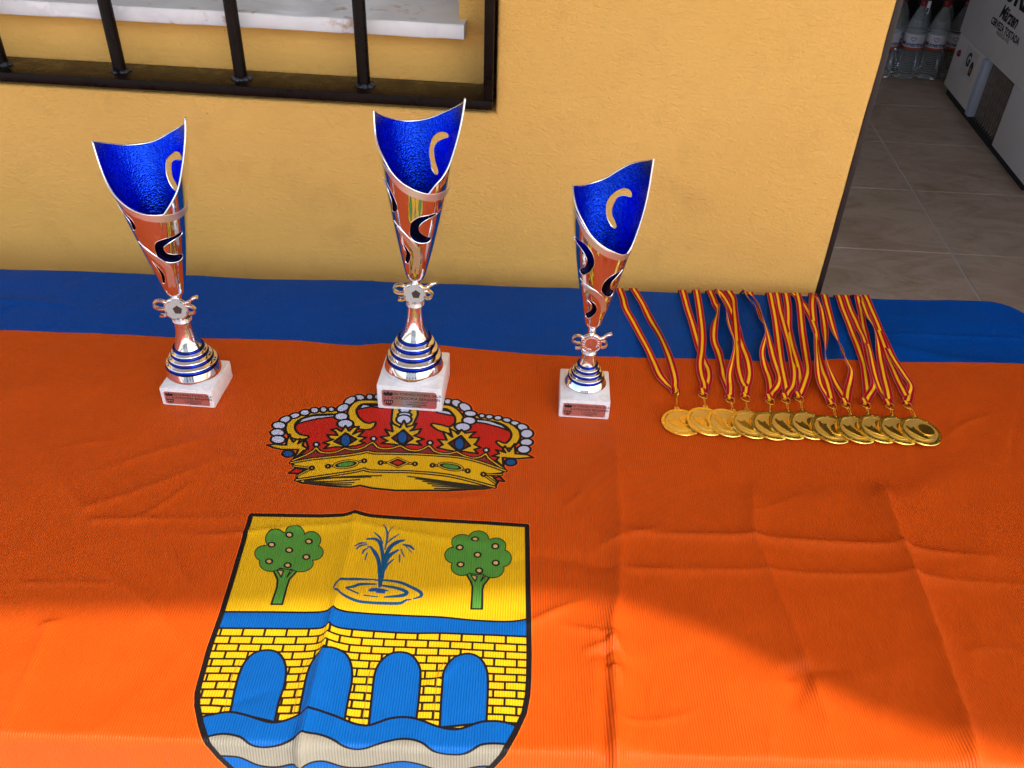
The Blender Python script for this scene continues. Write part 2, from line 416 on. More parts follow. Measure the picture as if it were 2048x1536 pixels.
for i in range(-5, 6):
    for j in range(-3, 4):
        p = org + tu * TS * i + tv * TS * j
        cxy = p + (tu + tv) * TS * .5
        if 1.2 < p.y and cxy.y < 4.6 and -.9 < cxy.x < 4.1:
            t = bpy.data.objects.new('tile', tile_me); COL.objects.link(t); t.parent = fl; t.location = (p.x, p.y, FL + .0005 * random.Random(i * 9 + j).random())
ROOMW = simple('dim_room_wall_paint', (.50, .46, .40, 1), .9, var=.08)
tag(box('room_back_wall', (1.6, 4.55, 1.7), (5.4, .1, 3.2), ROOMW), 'plain back wall of the dim room', None, None, 'structure')
lw = tag(empty('room_left_wall', (-1.0, 2.95, 0)), 'left wall of the dim room with an unseen opening added to light it', None, None, 'structure')  # opening added in this hidden wall to let sky light into the room
for nm_, c_, s_ in (('wall_panel', (0, 0, .55), (.1, 3.3, 1.1)), ('wall_panel', (0, 0, 2.85), (.1, 3.3, .7)), ('wall_panel', (0, -1.4, 1.8), (.1, .5, 1.4)), ('wall_panel', (0, 1.4, 1.8), (.1, .5, 1.4))): box(nm_, c_, s_, ROOMW, lw)
tag(box('room_right_wall', (3.9, 2.8, 1.7), (.1, 3.4, 3.2), ROOMW), 'right wall of the dim room', None, None, 'structure')
tag(box('room_ceiling', (1.5, 2.88, 3.12), (5.4, 3.7, .1), ROOMW), 'ceiling of the dim room', None, None, 'structure')
tag(box('door_step', (1.05, 1.14, .14), (1.1, .5, .28), GROUT), 'grey step below the doorway', None, None, 'structure')

# dark cupboard behind the bottles
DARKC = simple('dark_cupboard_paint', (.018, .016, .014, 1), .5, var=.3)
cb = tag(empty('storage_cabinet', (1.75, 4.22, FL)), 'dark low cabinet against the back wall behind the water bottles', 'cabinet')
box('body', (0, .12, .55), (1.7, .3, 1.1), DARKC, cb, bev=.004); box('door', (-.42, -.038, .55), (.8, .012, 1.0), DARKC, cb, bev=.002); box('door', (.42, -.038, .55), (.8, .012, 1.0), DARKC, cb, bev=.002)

# water bottles
PETM = MT('clear_plastic').p(col=(.90, .94, .93, 1), rou=.09, trans=.88, ior=1.30, spec=.5).m
WATER = MT('water').p(col=(.9, .97, .97, 1), rou=.0, trans=1, ior=1.33).m
REDC = simple('red_cap_plastic', (.24, .008, .010, 1), .35)
LBLW = simple('bottle_label_paper', (.80, .80, .84, 1), .5)
LBLR = simple('label_orange_strip', (.55, .07, .02, 1), .5)
LBLB = simple('label_blue_ink', (.03, .05, .22, 1), .5)
def cyl_text(me, R):
    for v_ in me.vertices:
        a = v_.co.x / R; rr = R + .0004
        v_.co = Vector((rr * math.sin(a), -rr * math.cos(a), v_.co.z))
def make_bottle():
    b = empty('water_bottle')
    R = .044; prof = [(.001, .006), (.020, .004), (.030, 0), (.040, .004), (R, .016)]
    z = .022
    while z < .120: prof += [(R, z), (R - .0018, z + .004)]; z += .008
    prof += [(R - .001, .125), (R, .130), (R, .196), (R - .002, .200), (R, .206), (.0415, .225), (.034, .255), (.022, .285), (.0145, .300), (.0135, .306)]
    lathe('bottle_body', prof, PETM, b, n=36, ang=25, close=False)
    c = lathe('cap', [(.0155, .304), (.0158, .306), (.0158, .322), (.014, .325)], REDC, b, n=24)
    lb = lathe('label', [(R + .0006, .136), (R + .0006, .194)], LBLW, b, n=36, close=False)
    lathe('label_strip', [(R + .0009, .131), (R + .0009, .1405)], LBLR, lb, n=36, close=False)
    t = text_mesh('label_print', 'Monermal', .026, Matrix.Rotation(R3(90), 4, 'X'), LBLB, lb, shear=.3, ext=0, bold=.0007)
    t.data.transform(Matrix.Translation((0, 0, .153))); bmx = bmesh.new(); bmx.from_mesh(t.data); bmesh.ops.subdivide_edges(bmx, edges=[e for e in bmx.edges if e.calc_length() > .006], cuts=3); bmesh.ops.triangulate(bmx, faces=bmx.faces); bmx.to_mesh(t.data); bmx.free(); cyl_text(t.data, R + .0004)
    hp = []
    for k in range(24):
        a = k / 24 * 6.283; hp.append((.0105 * math.sin(a) ** 3, .0008, .175 + .0006 * (13 * math.cos(a) - 5 * math.cos(2 * a) - 2 * math.cos(3 * a) - math.cos(4 * a))))
    vsx, fsx = tube_data(hp, .0012, 5, closed=True); hm = bpy.data.meshes.new('heart_print'); hm.from_pydata([tuple(q) for q in vsx], [], fsx); 
    for v_ in hm.vertices: dy = v_.co.y; v_.co.y = 0
    cyl_text(hm, R + .0005); link('heart_print', hm, LBLB, lb)
    return b
bt = make_bottle()
spots = [(1.598, 3.965, 'clear water bottle half hidden behind the door frame, leftmost of the row'), (1.706, 3.962, 'clear water bottle with a paper strip hanging from its red cap'),
         (1.806, 3.965, 'clear water bottle third from the door frame, whole label showing'), (1.905, 3.985, 'clear water bottle partly covered by the white fridge edge'),
         (1.655, 4.055, 'clear water bottle in the back row, nearest the door frame'), (1.755, 4.058, 'clear water bottle in the back row, middle one'), (1.855, 4.062, 'clear water bottle in the back row, nearest the white fridge')]
for i, (x, y, lb) in enumerate(spots):
    b = bt if i == 0 else copy_tree(bt)
    b.location = (x, y, FL); b.rotation_euler = (0, 0, [-.15, -.32, -.30, -.45, .3, .8, 1.4][i] - .1); tag(b, lb, 'bottle', 'water bottles standing on the tiled floor inside')
    if i == 1:
        tg = box('price_strip', (.019, -.012, .302), (.014, .001, .050), LBLW, b, M=None); box('strip_print', (.019, -.0128, .290), (.009, .0004, .02), LBLB, tg)
        box('strip_print', (.012, -.0128, .302), (.002, .0004, .048), REDC, tg)

# white fridge
FW = simple('fridge_white_enamel', (.78, .69, .60, 1), .4, var=.03)
FT = simple('fridge_grey_trim', (.50, .54, .60, 1), .3)
FG = simple('fridge_grille_black', (.012, .011, .010, 1), .6)
A = onz(1892, 196, FL); B = onz(2040, 387, FL); fu = Vector(B - A).normalized(); fn = Vector((fu.y, -fu.x, 0))
FM = Matrix(((fu.x, 0, fn.x, A[0]), (fu.y, 0, fn.y, A[1]), (0, 1, 0, 0), (0, 0, 0, 1)))   # local x along, y up, z outwards
fr = tag(empty('bar_fridge'), 'white drinks fridge with black beer lettering and a slatted vent, inside the doorway', 'fridge')
def fb(name, x0, x1, y0, y1, z0, z1, mat, par=fr, bev=.003): return box(name, ((x0 + x1) / 2, (y0 + y1) / 2, (z0 + z1) / 2), (x1 - x0, y1 - y0, z1 - z0), mat, par, bev=bev, M=FM)
fb('plinth', -.06, 1.0, FL, FL + .035, -.62, -.012, FG)
fb('upper_body', -.105, 1.03, .546, 1.9, -.66, .0, FW)
fb('lower_panel', -.100, .300, .330, .5435, -.60, -.004, FW)
fb('panel_trim', .3005, .345, .330, .5435, -.60, .010, FT, bev=.006)
fb('lower_panel', .642, 1.024, .326, .5435, -.60, -.004, FW)
fb('vent_back', .345, .642, .318, .5435, -.60, -.045, FG)
for i in range(4): fb('vent_slat', .348, .640, .372 + i * .045, .3765 + i * .045, -.043, -.02, simple('vent_slat_grey', (.28, .22, .17, 1), .5) if i == 0 else bpy.data.materials['vent_slat_grey'], bev=0)
for i in range(11): fb('vent_slat', .360 + i * .026, .3635 + i * .026, .325, .542, -.019, -.012, bpy.data.materials['vent_slat_grey'], bev=0)
fb('side_rail_trim', -.150, -.112, .56, 1.88, -.06, -.02, FT)
lathe('button', [(.001, .006), (.010, .006), (.013, .002), (.0135, -.003)][::-1], REDC, fr, n=24, M=FM @ Matrix.Translation((-.022, .478, .0)))
stk = fb('sticker', .045, .215, .425, .530, -.0035, -.0030, simple('sticker_grey', (.70, .61, .53, 1), .4), bev=0)
T_ = lambda x, y, z=.0007: FM @ Matrix.Translation((x, y, z))
text_mesh('sticker_letter', 'G', .070, T_(.105, .485, -.0026), INK, stk, shear=.2, bold=.0035)
prism('sticker_print', [(.150, .440), (.185, .440), (.190, .478), (.180, .492), (.160, .492), (.150, .475)], -.0028, -.0022, INK, stk, FM)
prism('sticker_print', [(.158, .450), (.178, .450), (.180, .470), (.160, .470)], -.0022, -.0018, simple('sticker_amber', (.35, .13, .01, 1), .4), stk, FM)
text_mesh('lettering', 'TURIA', .155, T_(.40, .800), INK, fr, bold=.006)
text_mesh('lettering', 'Märzen', .066, T_(.385, .708), INK, fr, shear=.45, bold=.0018)
text_mesh('lettering', 'CERVEZA TOSTADA', .034, T_(.392, .662), INK, fr, sx=1.1, bold=.0010)
text_mesh('lettering', 'VALENCIA 1935', .022, T_(.392, .640), simple('grey_ink', (.2, .19, .18, 1), .5), fr)
# ------------------------------------------------------------------ table
PLAST = simple('grey_table_plastic', (.45, .44, .42, 1), .5)
YB = lambda x: 1.1335 + .0165 * x
YF = lambda x: .3835 + .0085 * x
XR, XL = .768, -1.30
tb = tag(empty('folding_table', (-.26, .76, 0)), 'long folding table hidden under the orange and blue cloth', 'table')
bm = bmesh.new()
box_bm(bm, (0, 0, .7175), (2.04, .715, .037), bev=.012)
from_bm('tabletop', bm, PLAST, tb, 35)
for x in (-.85, .85):
    for y in (-.27, .27): lathe('leg', [(.014, 0), (.014, .70)], IRON, tb, n=16, M=Matrix.Translation((x, y, 0)))

# ------------------------------------------------------------------ cloth print (town crest), drawn as polygons in the plane of the cloth
def ab(px, py):
    P = onz(px, py); yf = YF(P[0])
    if P[1] >= yf: return P[0], P[1]
    d = ray(px, py); t = yf / d[1]; Q = CC + t * d                    # hanging front part
    return Q[0], yf - (TT - Q[2])
A0, A1, B0, B1 = -.32, .10, .26, .86; RES = .00026
IW = int((A1 - A0) / RES); IH = int((B1 - B0) / RES)
img = np.zeros((IH, IW, 4), np.float32); img[..., :3] = (.72, .093, .005)
def poly_ab(pts, col):
    P = (np.array(pts) - (A0, B0)) / RES
    x0, y0 = np.maximum(np.floor(P.min(0)).astype(int) - 1, 0); x1, y1 = np.minimum(np.ceil(P.max(0)).astype(int) + 2, (IW, IH))
    if x1 <= x0 or y1 <= y0: return
    acc = np.zeros((y1 - y0, x1 - x0), np.float32)
    xs = np.arange(x0, x1) + .5
    for k in range(y0, y1):
        for sy in (.25, .75):
            yy = k + sy; cr = []
            Y1 = P[:, 1]; Y2 = np.roll(Y1, -1); X1 = P[:, 0]; X2 = np.roll(X1, -1)
            m_ = (Y1 <= yy) != (Y2 <= yy)
            if not m_.any(): continue
            cr = np.sort(X1[m_] + (yy - Y1[m_]) / (Y2[m_] - Y1[m_]) * (X2[m_] - X1[m_]))
            for a, b in zip(cr[::2], cr[1::2]): acc[k - y0] += .5 * np.clip(np.minimum(xs + .5, b) - np.maximum(xs - .5, a), 0, 1)
    sub = img[y0:y1, x0:x1]; a = np.clip(acc, 0, 1)[..., None]
    sub[..., :3] = sub[..., :3] * (1 - a) + np.array(col) * a; sub[..., 3:] = np.maximum(sub[..., 3:], a)
def seg_stroke(Q, w, col):
    """stroke of a polyline in ab metres; w one width or one per point"""
    Q = np.array(Q, float); n_ = len(Q); w = np.full(n_, w) if np.isscalar(w) else np.array(w, float)
    lo = (Q.min(0) - w.max() - (A0, B0)) / RES; hi = (Q.max(0) + w.max() - (A0, B0)) / RES
    x0, y0 = np.maximum(lo.astype(int) - 1, 0); x1, y1 = np.minimum(hi.astype(int) + 2, (IW, IH))
    if x1 <= x0 or y1 <= y0: return
    acc = np.zeros((y1 - y0, x1 - x0), np.float32)
    for i in range(n_ - 1):
        p, q = Q[i], Q[i + 1]; wm = max(w[i], w[i + 1])
        l2 = (np.minimum(p, q) - wm - (A0, B0)) / RES; h2 = (np.maximum(p, q) + wm - (A0, B0)) / RES
        u0, v0 = np.maximum(l2.astype(int) - 1, (x0, y0)); u1, v1 = np.minimum(h2.astype(int) + 2, (x1, y1))
        if u1 <= u0 or v1 <= v0: continue
        X, Y = np.meshgrid((np.arange(u0, u1) + .5) * RES + A0, (np.arange(v0, v1) + .5) * RES + B0)
        d = q - p; L = max((d ** 2).sum(), 1e-12); t = np.clip(((X - p[0]) * d[0] + (Y - p[1]) * d[1]) / L, 0, 1)
        dist = np.hypot(X - p[0] - t * d[0], Y - p[1] - t * d[1]); ww = (w[i] * (1 - t) + w[i + 1] * t) / 2
        c = np.clip((ww - dist) / RES + .5, 0, 1); s_ = acc[v0 - y0:v1 - y0, u0 - x0:u1 - x0]; np.maximum(s_, c, out=s_)
    sub = img[y0:y1, x0:x1]; a = acc[..., None]
    sub[..., :3] = sub[..., :3] * (1 - a) + np.array(col) * a; sub[..., 3:] = np.maximum(sub[..., 3:], a)
BLK = (.012, .010, .012); YL = (.86, .50, .018); YL2 = (.92, .53, .010); RD = (.66, .022, .014); LV = (.66, .70, .95); BLU = (.002, .115, .47); DBL = (.012, .10, .36); GRN = (.10, .33, .05); WHT = (.31, .28, .23); TAN = (.80, .50, .18); DRD = (.12, .02, .02)
def fz(x, y): return (520 + x / 6.679, 770 + y / 6.678)
def gz(x, y): return (790 + x / 6.677, 770 + y / 6.678)
def cz(x, y): return (420 + x / 5.909, 1010 + y / 5.908)
def dz(x, y): return (740 + x / 5.909, 1010 + y / 5.908)
def ez(x, y): return (370 + x / 4.86, 1220 + y / 4.861)
def hz(x, y): return (700 + x / 4.861, 1220 + y / 4.861)
def mp(f, pts): return [ab(*f(*p[:2])) for p in pts]
OL = .0031
def fill(f, pts, col, o=OL, smooth=0):
    Q = mp(f, pts)
    if smooth: Q = [tuple(q) for q in crom(Q, smooth, True)]
    poly_ab(Q, col)
    if o: seg_stroke(Q + [Q[0]], o, BLK)
def strokes(f, pts, w, col, o=OL, sub=5):
    Q = [tuple(q) for q in crom(mp(f, pts), sub)]
    ws = [p[2] if len(p) > 2 else w for p in pts]; ws = [float(x) for x in np.interp(np.linspace(0, len(pts) - 1, len(Q)), range(len(pts)), ws)]
    if o: seg_stroke(Q, [x + 2 * o for x in ws], BLK)
    if col is not None: seg_stroke(Q, ws, col)
def ell(f, cx, cy, rx, ry, rot, col, o=OL):
    r_ = R3(rot); P = []
    for k in range(28):
        a = k / 28 * 6.2832; x, y = rx * math.cos(a), ry * math.sin(a); P.append((cx + x * math.cos(r_) - y * math.sin(r_), cy + x * math.sin(r_) + y * math.cos(r_)))
    fill(f, P, col, o)
U = lambda w, s=6.68: w / s * .00062                                   # zoom-pixel width to metres at the crown
# --- crown
def both(fa, pa, fb_, pb): return [fa(*p) for p in pa] + [fb_(*p) for p in pb]
I_ = lambda x, y: (x, y)
fill(I_, both(fz, [(460, 540), (520, 440), (720, 385), (1000, 385), (1240, 380), (1330, 270), (1590, 250)], gz, [(640, 300), (790, 390), (900, 470), (1090, 450), (1380, 510), (1560, 610), (1560, 700), (1480, 800), (1400, 940), (1400, 1060), (1200, 1010), (900, 950), (450, 880), (0, 860)])
     + [fz(*p) for p in [(1440, 870), (1000, 900), (620, 950), (530, 930), (640, 800), (600, 690), (480, 640)]], RD)
for f, P in ((fz, [(485, 495), (560, 425), (700, 388), (1000, 378), (1000, 405), (780, 425), (600, 462)]), (fz, [(1305, 320), (1375, 255), (1480, 275), (1640, 275), (1640, 310), (1480, 290), (1350, 312)]),
             (gz, [(560, 330), (640, 338), (720, 350), (795, 408), (700, 395), (560, 370)]), (gz, [(1085, 440), (1250, 452), (1430, 520), (1545, 602), (1400, 550), (1200, 495), (1085, 480)])): fill(f, P, LV)
yw = lambda pts, k=.000093: [(x, y, w * k) for x, y, w in pts]
strokes(fz, yw([(620, 668, 15), (540, 670, 60), (450, 640, 85), (400, 560, 85), (430, 460, 80), (560, 390, 55), (750, 350, 42), (1010, 350, 38)]), 0, YL)
strokes(fz, yw([(1520, 500, 12), (1450, 540, 90), (1340, 520, 110), (1250, 430, 95), (1230, 330, 80), (1300, 245, 70), (1400, 225, 50), (1590, 230, 50)]), 0, YL)
strokes(gz, yw([(1375, 745, 12), (1450, 790, 55), (1540, 780, 85), (1610, 690, 85), (1600, 600, 80), (1500, 510, 50), (1350, 455, 32), (1090, 412, 28)]), 0, YL)
strokes(gz, yw([(505, 525, 12), (600, 560, 80), (740, 590, 95), (850, 520, 90), (860, 430, 80), (800, 350, 70), (720, 300, 55), (640, 290, 50)]), 0, YL)
fill(gz, [(-30, 300), (300, 300), (305, 400), (270, 470), (230, 560), (0, 560), (-50, 470), (-40, 380)], YL)
for f, L in ((fz, [(950, 308, 45, 32, 0), (845, 308, 50, 38, 0), (725, 315, 60, 38, 0), (595, 345, 70, 40, -5), (460, 385, 75, 35, -10), (330, 440, 85, 45, -20), (250, 515, 95, 50, 0), (228, 610, 98, 52, 0), (235, 700, 100, 55, 0),
                   (1560, 158, 40, 35, 0), (1465, 160, 50, 38, 0), (1330, 163, 72, 38, 5), (1200, 205, 90, 50, -25), (1105, 295, 90, 50, -15), (1085, 405, 94, 50, 0), (1137, 500, 108, 55, 0)]),
             (gz, [(1160, 393, 45, 28, 0), (1260, 405, 55, 30, 0), (1375, 420, 58, 32, 0), (1495, 450, 65, 32, 10), (1605, 493, 70, 32, 10), (1705, 550, 80, 48, 15), (1760, 635, 90, 60, 0), (1755, 750, 90, 50, 0), (1720, 845, 92, 55, 0),
                   (600, 200, 40, 35, 0), (705, 220, 55, 38, 0), (825, 245, 80, 50, 15), (935, 295, 90, 55, 20), (1005, 370, 88, 38, 0), (990, 460, 94, 50, 0), (905, 545, 108, 55, 0),
                   (130, 340, 75, 32, 0), (128, 400, 92, 36, 0), (118, 460, 102, 60, 0)])):
    for e in L: ell(f, *e, LV)
fill(fz, [(85, 775), (190, 762), (345, 775), (352, 715), (388, 630), (410, 690), (440, 735), (480, 700), (535, 690), (505, 755), (590, 700), (565, 780), (640, 830), (575, 850), (520, 905), (435, 975), (510, 835), (280, 832), (180, 810)], YL)
fill(gz, [(1850, 955), (1770, 915), (1610, 905), (1598, 770), (1550, 835), (1520, 875), (1468, 800), (1440, 840), (1475, 890), (1350, 850), (1390, 905), (1295, 940), (1385, 955), (1350, 1000), (1450, 1095), (1440, 960), (1620, 972), (1750, 962)], YL)
ell(fz, 370, 890, 78, 48, 0, DBL); ell(gz, 1545, 1020, 78, 48, 0, DBL)
fill(fz, [(1137, 525), (1085, 600), (1020, 560), (945, 575), (1000, 600), (1035, 650), (895, 640), (925, 690), (975, 705), (840, 745), (920, 770), (850, 825), (1000, 805), (1130, 812), (1270, 800), (1400, 762), (1330, 735), (1420, 685), (1310, 672), (1385, 600), (1300, 612), (1240, 640), (1320, 540), (1240, 550), (1190, 595)], YL)
fill(gz, [(100, 805), (-20, 782), (-188, 770), (-103, 735), (-198, 680), (-80, 665), (-133, 580), (-30, 612), (-58, 500), (25, 535), (65, 560), (120, 470), (160, 555), (240, 532), (290, 510), (250, 572), (205, 605), (350, 580), (310, 645), (250, 672), (385, 715), (290, 742), (355, 795), (200, 782)], YL)
fill(gz, [(885, 580), (940, 625), (1080, 610), (1020, 655), (995, 690), (1125, 690), (1090, 755), (1060, 782), (1145, 825), (1060, 852), (1105, 910), (920, 882), (830, 885), (700, 862), (560, 825), (640, 785), (570, 715), (690, 722), (640, 610), (700, 632), (765, 680), (730, 570), (805, 605), (840, 640)], YL)
for f, D, e in ((fz, [(1140, 620), (1285, 712), (1140, 802), (990, 732)], (1140, 720)), (gz, [(112, 590), (238, 710), (100, 802), (-42, 695)], (97, 692)), (gz, [(882, 660), (1002, 802), (842, 882), (715, 765)], (858, 775))):
    fill(f, D, DRD); ell(f, *e, 66, 80, 0, DBL, .002)
top = both(fz, [(430, 985), (600, 915), (700, 860), (745, 815), (790, 865), (880, 888), (1000, 880), (1080, 855), (1130, 830), (1200, 852), (1300, 850), (1400, 815), (1500, 755), (1560, 815), (1650, 842), (1780, 832)], gz, [(70, 805), (160, 852), (280, 868), (380, 842), (455, 800), (520, 872), (640, 912), (750, 908), (825, 890), (900, 932), (1040, 975), (1150, 952), (1210, 910), (1250, 972), (1350, 1045), (1450, 1110)])
bandt = both(fz, [(410, 1015), (700, 965), (1100, 933), (1350, 895), (1440, 878), (1530, 897)], gz, [(120, 907), (300, 912), (600, 935), (900, 968), (1200, 1045), (1475, 1138)])
fill(I_, top + bandt[::-1], (.30, .03, .03), 0)
strokes(I_, top, .0016, YL, .0021, 2)
bandb = both(fz, [(480, 1250), (900, 1195), (1300, 1135), (1390, 1112), (1470, 1142)], gz, [(100, 1155), (300, 1172), (700, 1212), (1000, 1275), (1330, 1362)])
fill(I_, [fz(410, 1015), fz(470, 1080), fz(640, 1100), fz(490, 1200)] + bandb + [gz(1400, 1250), gz(1240, 1190), gz(1420, 1170)] + bandt[::-1], YL2)
und = [fz(480, 1262)] + bandb[1:] + [gz(1200, 1385), gz(700, 1412), gz(0, 1408), fz(1500, 1378), fz(1335, 1338), fz(1200, 1358), fz(900, 1332), fz(560, 1292)]
fill(I_, und, YL2)
for (a, b) in (((600, 1258), (1620, 1208)), ((600, 1266), (1480, 1224)), ((600, 1272), (1380, 1226)), ((590, 1278), (1325, 1256)), ((590, 1284), (1250, 1296)), ((600, 1290), (1215, 1325))):
    mid = ((a[0] + b[0]) / 2, (a[1] + b[1]) / 2 + (6 if b[1] > 1250 else -22)); strokes(fz, [a, mid, b], .0022, (.035, .03, .02), 0)
for (a, b) in (((1260, 1362), (175, 1225)), ((1260, 1366), (280, 1258)), ((1250, 1370), (375, 1290)), ((1240, 1374), (440, 1320)), ((1220, 1378), (500, 1350)), ((1180, 1384), (530, 1384))):
    mid = ((a[0] + b[0]) / 2, (a[1] + b[1]) / 2 + 4); strokes(gz, [a, mid, b], .0022, (.035, .03, .02), 0)
strokes(I_, bandt, .0016, YL, .0021, 2); strokes(I_, bandb, .0016, YL, .0021, 2)
def jewel(f, cx, cy, rot, ends, col, dia=False):
    for e in ends: strokes(f, [(cx, cy), e], .0010, YL, .0018); ell(f, *e, 26, 24, 0, YL, .0028)
    if dia:
        for s_, c_ in ((1.0, BLK), (.86, YL), (.72, BLK), (.40, RD)): fill(f, [(cx - 175 * s_, cy), (cx, cy - 80 * s_), (cx + 175 * s_, cy), (cx, cy + 80 * s_)], c_, 0)
    else:
        for rx, ry, c_ in ((182, 62, BLK), (168, 50, YL), (150, 40, BLK), (108, 26, GRN)): ell(f, cx, cy, rx, ry, rot, c_, 0)
jewel(fz, 1145, 1045, -7, [(905, 1070), (1390, 1000)], GRN); jewel(fz, 1840, 1030, 0, [(1610, 1030), (2068, 1050)], RD, True); jewel(gz, 740, 1095, 9, [(500, 1075), (970, 1150)], GRN)
fill(fz, [(378, 1155), (470, 1088), (610, 1112), (500, 1165)], RD); strokes(fz, [(440, 1060), (690, 1092)], .0011, YL, .0016); strokes(fz, [(490, 1195), (690, 1092)], .0011, YL, .0016); ell(fz, 690, 1090, 26, 24, 0, YL, .0028)
fill(gz, [(1320, 1235), (1400, 1215), (1460, 1282), (1360, 1275)], RD); strokes(gz, [(1425, 1192), (1180, 1190)], .0011, YL, .0016); strokes(gz, [(1340, 1305), (1180, 1190)], .0011, YL, .0016); ell(gz, 1180, 1190, 28, 24, 0, YL, .0028)
for f, e in ((fz, (748, 768)), (fz, (1515, 703)), (gz, (468, 760)), (gz, (1217, 858))): ell(f, *e, 38, 28, 0, (.8, .8, .86), .0030)
# --- shield
OUTL = [(502, 1028), (560, 1028.5), (640, 1030), (685, 1029), (708, 1025.5), (740, 1031), (860, 1039), (960, 1045), (1054, 1051), (1055.5, 1140), (1057, 1243), (1058, 1310), (1057, 1360), (1055, 1391), (1048, 1426), (1029, 1467), (1004, 1503), (985, 1520), (955, 1536), (900, 1556), (830, 1572), (740, 1580), (640, 1574), (560, 1556), (510, 1540), (483, 1527), (445, 1502), (413, 1475), (401, 1446), (394, 1410), (394.5, 1384), (405, 1343), (419, 1292), (444, 1220), (470, 1136)]
fill(I_, OUTL, YL2, 0)
l1 = [(440, 1221), (540, 1221.5), (620, 1222), (652, 1221), (664, 1218), (678, 1222), (740, 1226.6), (820, 1231), (885, 1233.4), (950, 1240), (1019, 1244.4), (1060, 1242)]
l2 = [(425, 1254), (540, 1254), (620, 1254.5), (645, 1254.5), (658, 1251), (670, 1256), (740, 1261.5), (820, 1266), (881, 1266), (960, 1270), (1062, 1276)]
l3 = [ez(*p) for p in [(130, 1040), (280, 1005), (430, 985), (600, 1020), (800, 1085), (950, 1080), (1230, 995), (1400, 1015), (1600, 1085)]] + [hz(*p) for p in [(100, 1110), (200, 1108), (400, 1045), (600, 1045), (850, 1130), (1050, 1155), (1280, 1085), (1500, 1090), (1660, 1140)]]
l4 = [ez(*p) for p in [(185, 1232), (350, 1200), (500, 1220), (700, 1290), (900, 1290), (1200, 1225), (1350, 1230), (1550, 1300)]] + [hz(*p) for p in [(100, 1325), (280, 1290), (480, 1250), (650, 1270), (850, 1350), (1080, 1365), (1300, 1305), (1480, 1300), (1600, 1330)]]
l5 = [ez(*p) for p in [(330, 1362), (550, 1370), (750, 1430), (950, 1440), (1150, 1390), (1350, 1395), (1550, 1455)]] + [hz(*p) for p in [(100, 1470), (250, 1462), (500, 1425), (650, 1440), (850, 1495), (1000, 1510), (1250, 1460), (1430, 1462)]]
l1, l2, l3, l4, l5 = [[tuple(q) for q in crom(L_, 5)] for L_ in (l1, l2, l3, l4, l5)]
# bricks
rl = [1256, 1269.4, 1285, 1300, 1315.7, 1331, 1345.5, 1362, 1378, 1395, 1410, 1426, 1441]; rm = [1260.5, 1274.5, 1290, 1305, 1320, 1336, 1352.7, 1368, 1384.6, 1400, 1416.5, 1434, 1450]; rr_ = [1275.5, 1291, 1306, 1321, 1337, 1351.7, 1367, 1383.5, 1399, 1415, 1432, 1447, 1462]
rowy = lambda k, x: float(np.interp(x, [420, 640, 658, 700, 880, 1055], [rl[k], rl[k] + (rm[k] - rl[k]) * .2, rl[k] - 1, rm[k], rm[k] + (rr_[k] - rm[k]) * .45, rr_[k]]))
def sidex(y): return float(np.interp(y, [1028, 1220, 1460], [502, 444, 371.5]))
def ux(u, y): L_ = sidex(y); return L_ + (1056.5 - L_) * u
for k in range(1, 13):
    seg_stroke([ab(x, rowy(k, x)) for x in np.linspace(392, 1059, 60)], .0021, (.02, .012, .008))
for k in range(0, 12):
    u = (.0144 if k % 2 == 0 else .050) - .07
    while u < 1:
        if u > -.0:
            ya = rowy(k, ux(u, rl[k])); yb_ = rowy(k + 1, ux(u, rl[k + 1])); seg_stroke([ab(ux(u, ya), ya), ab(ux(u, yb_), yb_)], .0021, (.02, .012, .008))
        u += .0703
arch = [(ez, [(435, 985), (480, 780), (530, 600), (590, 480), (680, 400), (800, 375), (900, 400), (960, 480), (980, 580), (965, 720), (910, 900), (870, 1090)]),
        (ez, [(1110, 1020), (1150, 800), (1200, 580), (1280, 450), (1400, 385), (1500, 395), (1580, 450), (1620, 560), (1620, 700), (1590, 850), (1550, 1070)]),
        (hz, [(180, 1115), (215, 800), (240, 620), (290, 510), (380, 430), (490, 408), (600, 440), (670, 540), (685, 640), (670, 850), (645, 1055)]),
        (hz, [(870, 1140), (895, 750), (915, 600), (980, 500), (1080, 440), (1170, 430), (1260, 470), (1320, 560), (1340, 680), (1335, 900), (1325, 1095)])]
for f, P in arch:
    off = [(x - 58, y + 8) for x, y in P[:4]]
    strokes(f, off, .0006, (.28, .14, .03), 0); fill(f, [tuple(q) for q in crom(P, 4)], BLU, .0022)
fill(I_, l1 + l2[::-1], BLU, .0022)
low = OUTL[:]
fill(I_, l3 + [(1029, 1470), (1004, 1510), (955, 1545), (740, 1590), (560, 1565), (483, 1535), (413, 1480), (398, 1440)], BLU, .0022)
fill(I_, l4 + l5[::-1], WHT, .0020)
fill(I_, [(560, 1537), (640, 1531), (700, 1536), (780, 1548), (860, 1540), (930, 1543), (870, 1562), (740, 1574), (620, 1566)], WHT, .0020)
# clip whatever ran over the outline, then the heavy outline itself
msk = img[..., 3].copy(); save = img.copy()
def clip_outside():
    Q = [ab(*p) for p in OUTL]; tmp = img.copy(); img[..., 3] = 0
    poly_ab(Q, (0, 0, 0)); inside = img[..., 3].copy(); img[:] = tmp
    Bc = (np.arange(IH) + .5) * RES + B0; top_b = ab(700, 1010)[1]
    rows = Bc < top_b
    img[rows, :, 3] *= inside[rows]
    out = (inside < .5) & rows[:, None]; img[out, :3] = (.72, .093, .005)
clip_outside()
